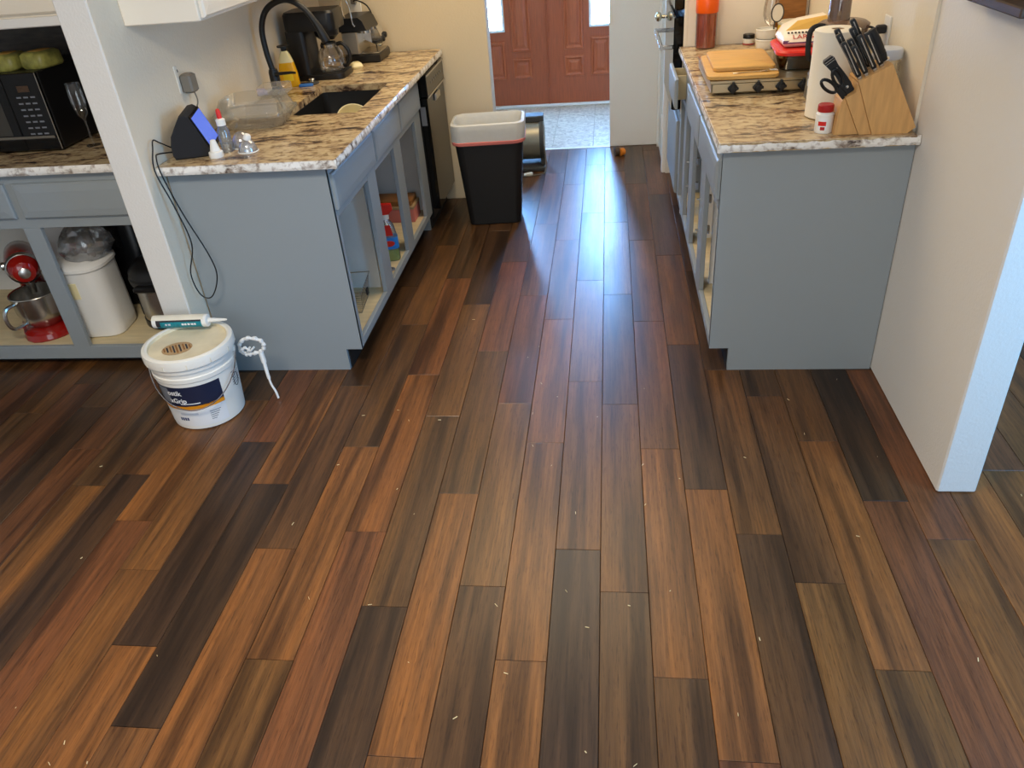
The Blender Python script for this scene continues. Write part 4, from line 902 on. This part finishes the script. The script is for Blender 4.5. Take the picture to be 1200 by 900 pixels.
# ---- pill bottle
t = thing('pill_bottle', 'small white bottle with red cap at the counter edge', 'bottle', (.713, 2.755, TOP))
part('bottle_body', B().lathe([(.027, 0), (.0285, .003), (.0285, .060), (.022, .068)], 24), 'white_plastic', t); part('cap', B().lathe([(.0245, .068), (.0255, .070), (.0255, .088), (.023, .091), (.001, .091)], 26), 'red_dark', t, label='red screw cap')
arc = B(); n = 8
arc.add([(.0289*math.sin(a), -.0289*math.cos(a), z) for z in (.012, .050) for a in [-.9+1.0*i/n for i in range(n+1)]], [(i, i+1, i+n+2, i+n+1) for i in range(n)]); part('front_label', arc, 'ink_white', t)
arc = B(); arc.add([(.0291*math.sin(a), -.0291*math.cos(a), z) for z in (.026, .040) for a in [-.9+.9*i/n for i in range(n+1)]], [(i, i+1, i+n+2, i+n+1) for i in range(n)]); part('label_stripe', arc, 'red_plastic', t)
arc = B(); arc.add([(.0291*math.sin(a), -.0291*math.cos(a), z) for z in (.012, .023) for a in [-.6+.5*i/n for i in range(n+1)]], [(i, i+1, i+n+2, i+n+1) for i in range(n)]); part('label_patch', arc, 'red_dark', t)
# ---- canister, wall outlet, bowl
t = thing('glass_canister', 'clear glass canister with white lid behind the knife block', 'canister', (.940, 2.945, TOP))
part('jar_body', B().lathe([(.040, 0), (.044, .005), (.046, .17), (.042, .185)], 26, True, False), 'glass', t); part('contents', B().lathe([(.038, .005), (.042, .12), (.001, .122)], 22), 'cream', t)
part('lid', B().lathe([(.047, .186), (.049, .190), (.049, .212), (.045, .218), (.001, .219)], 28), 'silver_paper', t)
t = thing('wall_outlet', 'outlet plate with black plug on the wall above the glass canister', 'outlet', (.9935, 3.16, 1.14))
part('plate', B().cbox(-.006, .0005, -.035, .035, -.058, .058, .002), 'outlet_white', t); part('plug', B().cbox(-.04, -.006, -.014, .014, .0, .028, .004), 'black_matte', t)
b = W(fp); b.tube(spline([(.954, 3.16, 1.154), (.93, 3.18, 1.16), (.92, 3.25, 1.12), (.930, 3.30, 1.0), (.935, 3.30, .918)], 6), .004, 8); part('cord', b, 'cable', fp)
t = thing('mixing_bowl', 'beige mixing bowl behind the food processor', 'bowl', (.925, 3.395, TOP))
part('bowl_body', B().lathe([(.03, 0), (.034, .004), (.05, .08), (.058, .20), (.060, .206), (.056, .204), (.046, .08), (.001, .03)], 28), 'offwhite_plastic', t)
# ================================================================== MICROWAVE CORNER
t = thing('microwave', 'black microwave with keypad on the granite counter left of the wall end', 'microwave', (-2.46, 2.965, TOP))
b = B(); b.cbox(-.25, .25, .018, .36, .008, .305, .004); part('housing', b, 'black_sat', t)
for x in (-.22, .22):
    for y in (.04, .33): part('foot', B().lathe([(.012, 0), (.012, .008)], 10, cx=x, cy=y), 'rubber', t)
part('front_panel', B().cbox(.10, .25, 0, .018, .008, .305, .003), 'black_gloss', t)
dr = part('door', B().cbox(-.25, .099, -.002, .018, .008, .305, .003), 'black_gloss', t)
part('window_pane', B().cbox(-.235, .062, -.0035, -.002, .07, .24, .0005), 'gasket', dr, label='dark grey door window')
part('door_bar', B().cbox(-.25, .24, -.006, .0, .055, .066, .002), 'grey_plastic', t)
part('display', B().cbox(.155, .205, -.0015, 0, .235, .258, .0004), 'wood_dark', t)
part('edge_line', B().cbox(.2485, .2515, -.001, .002, .01, .303, .0005), 'steel_soft', t)
for r in range(7):
    for c in range(3):
        z = .215-r*.0235; x = .148+c*.030
        part('key', B().cbox(x-.010, x+.010, -.0012, 0, z-.003, z+.003, .0003), 'ink_grey', t)
for k, (x, y, rz, lb) in enumerate(((-2.375, 3.07, .1, 'mottled green food package on the microwave, farther from the wall end'), (-2.245, 3.09, -.15, 'mottled green food package on the microwave, nearer to the wall end'))):
    t = thing('food_package', lb, 'package', (x, y, TOP+.3055), rz, 'packages on the microwave')
    b = B(); b.rprism([(.10, .12, .02, 0), (.115, .13, .025, .010), (.11, .125, .025, .050), (.09, .10, .02, .060)]); part('wrapper', b, 'green_pack', t, smooth=60)
    part('label_patch', B().rprism([(.06, .075, .012, .060), (.055, .07, .012, .0615)]), 'tan_pack', t)
t = thing('champagne_flute', 'clear glass flute standing beside the microwave', 'glass', (-2.118, 3.035, TOP))
part('foot', B().lathe([(.028, 0), (.028, .002), (.004, .006)], 22), 'glass', t); part('stem', B().lathe([(.004, .005), (.0035, .09), (.006, .105)], 10), 'glass', t)
part('bowl', B().lathe([(.006, .105), (.022, .125), (.029, .17), (.028, .245)], 22, False, False), 'glass', t)
# ================================================================== INSIDE THE OPEN CABINET
ZC = .0965
# ---- stand mixer, head pointing at the aisle-side front corner
t = thing('stand_mixer', 'red stand mixer with steel bowl in the open cabinet', 'mixer', (-2.645, 3.0, ZC), -.9)
b = B(); b.rprism([(.34, .21, .09, 0), (.35, .22, .10, .008), (.34, .21, .10, .030), (.30, .18, .085, .042)]); part('base', b, 'red_gloss', t, (.02, 0, 0))
b = B(); b.rprism([(.12, .13, .05, .035, -.11, 0), (.10, .11, .045, .12, -.115, 0), (.09, .10, .04, .22, -.11, 0), (.12, .11, .045, .27, -.10, 0)]); part('column', b, 'red_gloss', t)
rings = []
for x, ry, rz_, cz in ((-.185, .02, .02, .315), (-.175, .05, .05, .315), (-.13, .066, .066, .318), (-.04, .070, .070, .322), (.06, .068, .068, .324), (.12, .060, .060, .324), (.15, .045, .045, .322), (.16, .025, .025, .32)):
    rings.append([(x, ry*math.cos(2*PI*k/24), cz+rz_*math.sin(2*PI*k/24)) for k in range(24)])
part('motor_head', B().loft(rings), 'red_gloss', t)
rg = lambda x, s: [(x, .071*s*math.cos(2*PI*k/24), .323+.071*s*math.sin(2*PI*k/24)) for k in range(24)]
part('trim_band', B().loft([rg(.078, .97), rg(.080, 1.01), rg(.106, .96), rg(.108, .92)], False, False), 'silver_band', t)
part('hub_cap', B().at((.155, 0, .322), (0, PI/2, 0)).lathe([(.024, 0), (.024, .010), (.018, .014), (.001, .015)], 20), 'silver_band', t)
part('lock_knob', B().at((.02, -.068, .33), (PI/2, 0, 0)).lathe([(.018, 0), (.018, .012), (.012, .016), (.001, .016)], 18), 'silver_band', t)
part('beater_shaft', B().lathe([(.016, .20), (.02, .265)], 16, cx=.075), 'steel', t)
bw = part('mixing_bowl', B().lathe([(.055, .044), (.06, .048), (.085, .075), (.102, .12), (.106, .20), (.110, .204), (.108, .207), (.103, .203), (.099, .12), (.08, .078), (.001, .055)], 36, cx=.075), 'steel', t, label='brushed steel mixing bowl')
part('bowl_handle', B().at((.075, 0, 0), (0, 0, .55)).tube(spline([(0, -.100, .185), (0, -.150, .180), (0, -.168, .135), (0, -.150, .085), (0, -.088, .082)], 6), .009, 8), 'steel', bw)
part('tilt_knob', B().at((-.05, -.058, .262), (PI/2, 0, 0)).lathe([(.010, 0), (.012, .015), (.001, .018)], 14), 'silver_band', t)
# ---- white rice bin
t = thing('rice_bin', 'white plastic rice bin with oval lid and small stickers', 'bin', (-2.322, 2.965, ZC), .10)
b = B(); b.rprism([(.21, .19, .05, 0), (.222, .21, .055, .008), (.228, .22, .06, .05), (.228, .225, .07, .30), (.23, .23, .075, .32)]); part('bin_body', b, 'white_plastic', t)
b = B(); b.rprism([(.235, .24, .08, .32), (.245, .25, .085, .326), (.245, .25, .085, .338), (.22, .225, .08, .35), (.15, .15, .06, .356)]); part('lid', b, 'white_plastic', t)
part('sticker', B().cbox(-.075, .0, -.1145, -.108, .20, .275, .001), 'cream', t, label='pale printed sticker'); part('sticker_mark', B().cbox(-.068, -.05, -.1155, -.113, .225, .265, .0005), 'ink_dark', t)
part('sticker', B().cbox(.0, .003, -.03, .03, .12, .24, .0008), 'silver_paper', t, (.107, 0, 0)); part('sticker_mark', B().cbox(.0, .0015, -.022, -.002, .205, .23, .0005), 'ink_dark', t, (.1097, 0, 0)); part('sticker_mark', B().cbox(.0, .0015, -.005, .02, .135, .16, .0005), 'ink_dark', t, (.1097, 0, 0))
# ---- pressure cooker
t = thing('pressure_cooker', 'electric pressure cooker with black lid and steel body', 'pressure cooker', (-2.020, 3.065, ZC), 0)
part('base_ring', B().lathe([(.135, 0), (.145, .006), (.145, .035), (.140, .04)], 36), 'black_sat', t)
part('steel_body', B().lathe([(.140, .04), (.140, .205)], 36, False, False), 'steel', t)
part('top_ring', B().lathe([(.140, .205), (.152, .21), (.155, .235), (.145, .245)], 36, True, True), 'black_sat', t)
part('lid', B().lathe([(.150, .245), (.148, .262), (.12, .295), (.07, .312), (.001, .316)], 36), 'black_sat', t)
part('lid_handle', B().cbox(-.06, .06, -.018, .018, .31, .338, .008), 'black_sat', t)
part('valve', B().cbox(-.055, -.03, -.04, -.025, .305, .318, .003), 'steel', t)
part('side_handle', B().cbox(-.06, .06, -.185, -.140, .205, .232, .008), 'black_sat', t)
part('cord_grip', B().cbox(-.16, -.138, -.03, .03, .02, .10, .006), 'black_sat', t)
# ---- things stacked behind
t = thing('plastic_bag', 'crumpled clear plastic bag on top of the rice bin', 'bag', (-2.29, 2.985, ZC+.3565), .2)
rnd = random.Random(11); b = B(); rings = []
for i in range(9):
    u = i/8; z = .15*u; rad = (.085+.03*math.sin(u*PI*1.1))*(1-.55*u**3)
    rings.append([(rad*(1+rnd.uniform(-.16, .16))*math.cos(2*PI*k/22), rad*(1+rnd.uniform(-.16, .16))*math.sin(2*PI*k/22), max(0, z+rnd.uniform(-.006, .006)) if i else 0) for k in range(22)])
b.loft(rings); part('film', b, 'bag_clear', t, smooth=20)
b = B(); rings = []
for i in range(6):
    u = i/5; rad = .045*(1-.4*u)
    rings.append([(rad*(1+rnd.uniform(-.2, .2))*math.cos(2*PI*k/12), rad*(1+rnd.uniform(-.2, .2))*math.sin(2*PI*k/12), .004+.09*u) for k in range(12)])
b.loft(rings); part('inner_folds', b, 'bag_clear', t, smooth=20)
t = thing('white_carton', 'white carton with a dark mark at the back of the open cabinet', 'box', (-2.60, 3.28, ZC)); part('carton', B().cbox(-.07, .07, -.06, .06, 0, .50, .002), 'white_plastic', t); part('printed_mark', B().cbox(-.01, .03, -.0608, -.06, .40, .435, .0003), 'ink_grey', t)
t = thing('red_canister', 'red canister behind the clear plastic bag', 'canister', (-2.47, 3.16, ZC)); part('canister_body', B().lathe([(.045, 0), (.048, .005), (.048, .36)], 24), 'red_dark', t); part('lid', B().lathe([(.050, .36), (.050, .385), (.001, .387)], 24), 'gasket', t)
t = thing('air_fryer_basket', 'black appliance basket standing on end behind the pressure cooker', 'basket', (-2.30, 3.28, ZC), .1)
b = B(); b.rprism([(.20, .16, .04, 0), (.22, .18, .05, .01), (.24, .19, .06, .44), (.20, .16, .05, .48)]); part('shell', b, 'black_sat', t); part('grip', B().cbox(-.03, .03, -.13, -.09, .30, .42, .01), 'black_sat', t)
t = thing('blue_carton', 'blue and red printed carton at the back corner of the open cabinet', 'box', (-2.09, 3.325, ZC), -.05)
part('carton', B().cbox(-.07, .07, -.05, .05, 0, .50, .002), 'blue_box', t); part('top_band', B().cbox(-.071, .071, -.051, .051, .46, .502, .002), 'red_plastic', t); part('printed_panel', B().cbox(-.06, .04, -.0515, -.05, .36, .45, .0003), 'silver_paper', t)
for x in (-.03, -.008, .012): part('printed_mark', B().cbox(x, x+.013, -.0522, -.0515, .385, .42, .0003), 'ink_dark', t)
# ================================================================== ON THE FLOOR
# ---- bucket of flooring adhesive
BX, BY, BH = -1.603, 2.425, .325
BR = .30
t = thing('adhesive_bucket', 'white adhesive bucket with navy and orange label at the cabinet corner', 'bucket', (BX, BY, 0), BR)
rb, rt = .136, .158
rad = lambda z: rb+(rt-rb)*z/BH
part('bucket_body', B().lathe([(rb-.008, 0), (rb, .006), (rad(.22), .22), (rad(.225)+.004, .224), (rad(.24)+.004, .24), (rad(.244), .244), (rad(.262), .262), (rad(.265)+.006, .265), (rad(.29)+.006, .29), (rad(.292), .294), (rad(.30), .30)], 48), 'bucket_white', t)
ld = part('lid', B().lathe([(rt+.006, .284), (rt+.010, .287), (rt+.011, .312), (rt+.008, .322), (rt-.004, .325), (rt-.012, .322), (rt-.014, .312), (.09, .310), (.001, .312)], 48), 'lid_dirty', t, label='stained cream lid')
part('lid_rim', B().lathe([(rt+.0062, .2835), (rt+.0105, .2865), (rt+.0118, .312), (rt+.0088, .3225), (rt-.004, .3258), (rt-.0115, .3225)], 48, False, False), 'bucket_white', ld)
for k in range(12):
    a = k*PI/6+.1; part('tear_notch', B().at((0, 0, 0), (0, 0, a)).cbox(rt+.0105, rt+.0125, -.002, .002, .288, .308, .0005), 'offwhite_plastic', ld)
part('lid_sticker', B().at((-.035, -.03, .3115)).lathe([(.056, 0), (.056, .0012)], 28, sy=.85), 'cardboard', ld, label='smeared round sticker')
rnd = random.Random(4)
for k in range(9):
    part('sticker_smear', B().at((-.035-.046+k*.0115, -.03+rnd.uniform(-.006, .006), .3128), (0, 0, .3)).cbox(-.003, .003, -.036+abs(k-4)*.005, .036-abs(k-4)*.005, 0, .0006, .0002), 'ink_dark' if k % 2 else 'wood_basket', ld)
def wrap(a0, a1, z0, z1, dr, mt, name, z0b=None, z1b=None, lab=None, n=22):
    """label patch following the bucket's side; angles measured from the front (-Y)"""
    z0b = z0 if z0b is None else z0b; z1b = z1 if z1b is None else z1b
    vs = []; m = 5
    for j in range(m):
        for i in range(n+1):
            u = i/n; a = a0+(a1-a0)*u; lo = z0+(z0b-z0)*u; hi = z1+(z1b-z1)*u; z = lo+(hi-lo)*j/(m-1); r = rad(z)+dr
            vs.append((r*math.sin(a), -r*math.cos(a), z))
    return part(name, B().add(vs, [(j*(n+1)+i, j*(n+1)+i+1, (j+1)*(n+1)+i+1, (j+1)*(n+1)+i) for j in range(m-1) for i in range(n)]), mt, t, label=lab)
on = lambda dr: (lambda x, y, z: ((rad(y)+dr+z)*math.sin(x), -(rad(y)+dr+z)*math.cos(x), y))
wrap(-1.15, .72, .115, .205, .0008, 'navy', 'label_panel', lab='navy label panel')
wrap(-1.15, .72, .100, .113, .0008, 'orange_band', 'label_stripe', .102, .120, 'orange stripe')
wrap(-1.15, .72, .02, .099, .0006, 'ink_white', 'label_panel')
wrap(-1.02, -.66, .13, .20, .0014, 'ink_grey', 'label_patch', lab='grey patch')
def wraptext(s, size, a, z, mt, dr=.0016, bold=False):
    g = on(dr)
    part('lettering', text_builder(s, size, lambda x, y, zz: g(a+x/.15, z+y, zz), .0002, bold), mt, t, smooth=0)
wraptext('ostik', .030, -.50, .178, 'ink_white', bold=True); wraptext('xGrip', .030, -.46, .142, 'ink_white', bold=True)
wrap(-.42, .10, .126, .130, .0014, 'ink_white', 'text_line')
for k in range(4): wrap(-.62+k*.07, -.57+k*.07, .048, .062, .0012, 'ink_blue', 'label_icon', n=3)
wrap(-.55, -.05, .074, .084, .0012, 'silver_paper', 'label_stripe')
for k in range(5): wrap(.25, .55-.04*k, .078-.009*k, .081-.009*k, .0012, 'ink_grey', 'text_line', n=6)
for k in range(6): wrap(1.12, 1.55-.03*(k % 3), .19-.011*k, .193-.011*k, .0010, 'ink_grey', 'text_line', n=6)
g = on(.0012)
part('warning_emblem', B().tube([g(1.30+.12*math.cos(a*PI/10), .15+.028*math.sin(a*PI/10), 0) for a in range(20)], .0012, 5, True), 'ink_dark', t)
hp = [(-(rad(.27)+.008)*math.cos(a)*1.0, -(rad(.24)+.016)*math.sin(a)*1.0, .262-.150*math.sin(a)) for a in [PI*k/24 for k in range(25)]]
hd = part('wire_handle', B().tube(hp, .0024, 6), 'chrome', t, label='thin wire bail')
for s in (-1, 1): part('handle_ear', B().at((s*(rad(.262)+.004), 0, .262), (0, PI/2, 0)).lathe([(.014, -.006), (.012, .005), (.001, .006)], 16), 'bucket_white', t)
# ---- caulk tube lying on the lid
t = thing('caulk_tube', 'white caulk tube with teal label lying on the bucket lid', 'tube', (BX-.065, BY+.105, .3265), .04)
c = B().at((0, 0, .0255), (0, PI/2, 0))
part('cartridge', B().at((0, 0, .0255), (0, PI/2, 0)).lathe([(.0235, -.11), (.025, -.109), (.025, .108), (.023, .11), (.010, .112)], 24), 'white_plastic', t)
part('sleeve', B().at((0, 0, .0255), (0, PI/2, 0)).lathe([(.0254, -.092), (.0254, .092)], 24, False, False), 'teal', t, label='teal printed sleeve')
def tw(x0, x1, a0, a1, mt, nm, dr=.0258):
    n = 6; part(nm, B().add([(x, -dr*math.cos(a), .0255+dr*math.sin(a)) for x in (x0, x1) for a in [a0+(a1-a0)*i/n for i in range(n+1)]], [(i, i+1, n+2+i, n+1+i) for i in range(n)]), mt, t)
tw(-.092, .092, .35, .62, 'ink_dark', 'label_stripe'); tw(-.092, -.075, -.5, .35, 'ink_dark', 'label_stripe'); tw(-.11, .10, .62, 1.9, 'offwhite_plastic', 'label_stripe')
for k, x in enumerate((-.055, -.043, .012, .024, .036, .050, .062)): tw(x, x+(.010 if k % 3 else .008), -.22, .10, 'ink_white' if k > 1 else 'silver_paper', 'printed_mark', .0259)
part('nozzle', B().at((0, 0, .0255), (0, PI/2, 0)).lathe([(.010, .110), (.009, .118), (.004, .185), (.002, .186)], 16), 'white_plastic', t)
# ---- peeled tape loop hanging on the bucket handle
t = thing('tape_strip', 'loop of peeled white tape hanging beside the bucket', 'tape', (-1.385, 2.52, 0))
lp = spline([(-.085, .03, .205), (-.075, .02, .245), (-.035, .015, .268), (.010, .018, .258), (.022, .02, .232), (.005, .022, .205), (-.035, .02, .195), (-.065, .025, .190)], 6, True)
part('loop', B().tube([(x, y, z+.002*math.sin(i*2.1)) for i, (x, y, z) in enumerate(lp)], [.0075+.002*math.sin(i*1.7) for i in range(len(lp))], 7, True), 'tape_white', t)
part('tail', B().tube(spline([(.0, .022, .20), (.004, .018, .165), (.012, .004, .12), (.020, -.006, .07), (.034, -.012, .035), (.040, -.016, .005)], 6), [.010]*8+[.007]*8+[.0045]*15, 7), 'tape_white', t)
rnd = random.Random(5)
for k in range(5):
    x = -.07+rnd.uniform(-.01, .03); part('shred', B().tube(spline([(x, .02, .20), (x+rnd.uniform(-.02, .02), .01, .215), (x+rnd.uniform(-.01, .03), .012, .23)], 4), .004, 6), 'tape_white', t)
# ---- trash can
t = thing('trash_can', 'black tapered trash can with white liner in the aisle', 'trash can', (-.683, 4.455, 0), .07)
b = B(); b.rprism([(.295, .20, .03, 0), (.305, .21, .035, .006), (.395, .275, .055, .555), (.405, .285, .06, .56), (.405, .285, .06, .585), (.385, .265, .055, .585), (.30, .20, .035, .02)]); part('can_body', b, 'black_matte', t)
rnd = random.Random(8)
def rring(w, d, r, z, j=0):
    o = []
    for k, (sx, sy) in enumerate(((1, 1), (-1, 1), (-1, -1), (1, -1))):
        for tt in range(9):
            a = k*PI/2+tt*PI/16; q = rnd.uniform(-j, j)
            o.append((sx*(w/2-r)+(r+q)*math.cos(a), sy*(d/2-r)+(r+q)*math.sin(a), z+rnd.uniform(-j, j)))
    return o
b = B(); b.loft([rring(.400, .284, .06, .478, .003), rring(.414, .296, .06, .50, .003), rring(.410, .292, .06, .53, .003), rring(.420, .300, .064, .56, .002), rring(.412, .292, .062, .588, .001), rring(.384, .264, .055, .592, .001), rring(.362, .242, .06, .565, .002), rring(.335, .218, .06, .35, .003)], False, False)
part('liner', b, 'liner', t, label='white bin liner folded over the rim')
b = B(); b.loft([rring(.336, .219, .06, .352, .002), rring(.28, .17, .05, .12, .004)], False, True); part('liner_bag', b, 'liner_in', t)
b = B(); b.loft([rring(.404, .288, .06, .478, .001), rring(.413, .297, .06, .482, .001), rring(.417, .300, .06, .497, .001), rring(.410, .292, .06, .500, .001)], False, False); part('drawstring', b, 'drawstring', t, label='pink drawstring hem')
# ---- drum fan behind the trash can
t = thing('drum_fan', 'grey metal drum blower lying behind the trash can', 'fan', (-.60, 5.44, 0), .05)
b = B().at((0, 0, .19), (0, PI/2, 0)); b.lathe([(.125, -.16), (.135, -.155), (.135, .14), (.125, .15), (.09, .152), (.088, .14), (.001, .14)], 36); part('drum', b, 'fan_metal', t)
b = B().at((0, 0, .19), (0, PI/2, 0)); b.lathe([(.137, .118), (.148, .12), (.148, .142), (.137, .145)], 36, False, False); part('end_ring', b, 'gasket', t)
b = B(); b.cbox(-.15, .15, -.14, .14, 0, .03, .006); b.cbox(-.15, -.12, -.10, .10, .03, .12, .004); b.cbox(.12, .15, -.10, .10, .03, .12, .004); part('stand', b, 'gasket', t)
part('switch_box', B().cbox(.02, .15, -.06, .05, .315, .355, .006), 'gasket', t); part('carry_handle', B().cbox(-.14, .02, -.03, .03, .322, .345, .006), 'fan_metal', t)
b = W(t); b.tube(spline([(-.455, 5.36, .20), (-.44, 5.33, .10), (-.445, 5.27, .008), (-.50, 5.22, .006), (-.56, 5.20, .006), (-.60, 5.21, .006)], 6), .0045, 7); t2 = part('cord', b, 'cable_grey', t)
_b = W(t); _b.M = _b.M @ Matrix.Translation((-.555, 5.225, .002)) @ Matrix.Rotation(.5, 4, 'Z')
part('plug', _b.cbox(-.03, .03, -.012, .012, 0, .018, .003), 'outlet_white', t2, label='white plug')
# ---- wooden toy by the foyer wall
t = thing('toy_roller', 'small orange and black toy roller on the floor by the foyer wall', 'toy', (.062, 5.60, 0), .3)
part('wheel', B().at((-.015, 0, .034), (0, PI/2, 0)).lathe([(.02, -.018), (.034, -.014), (.034, .014), (.02, .018)], 20), 'wood_dark', t); part('hub', B().at((.02, -.01, .026), (0, PI/2, .3)).lathe([(.012, -.016), (.026, -.012), (.026, .016), (.012, .02)], 18), 'orange_toy', t)
# ---- crumbs
rnd = random.Random(21); b = B()
for k in range(90):
    x = rnd.uniform(-2.0, 1.5); y = rnd.uniform(.85, 3.3)
    if (x < -1.05 and y > 2.15) or (x > .30 and y > 2.65) or (.95 < x < 1.2 and y > 1.9): continue
    L = rnd.uniform(.0015, .0065); w_ = rnd.uniform(.0004, .0010); b.at((x, y, .0004), (0, 0, rnd.uniform(0, PI))); b.box(-L, L, -w_, w_, 0, .0016)
o = link('floor_crumbs', b.mesh('floor_crumbs', 0), 'crumb'); o['kind'] = 'stuff'; o['label'] = 'pale wood shavings scattered on the bamboo floor'; o['category'] = 'debris'
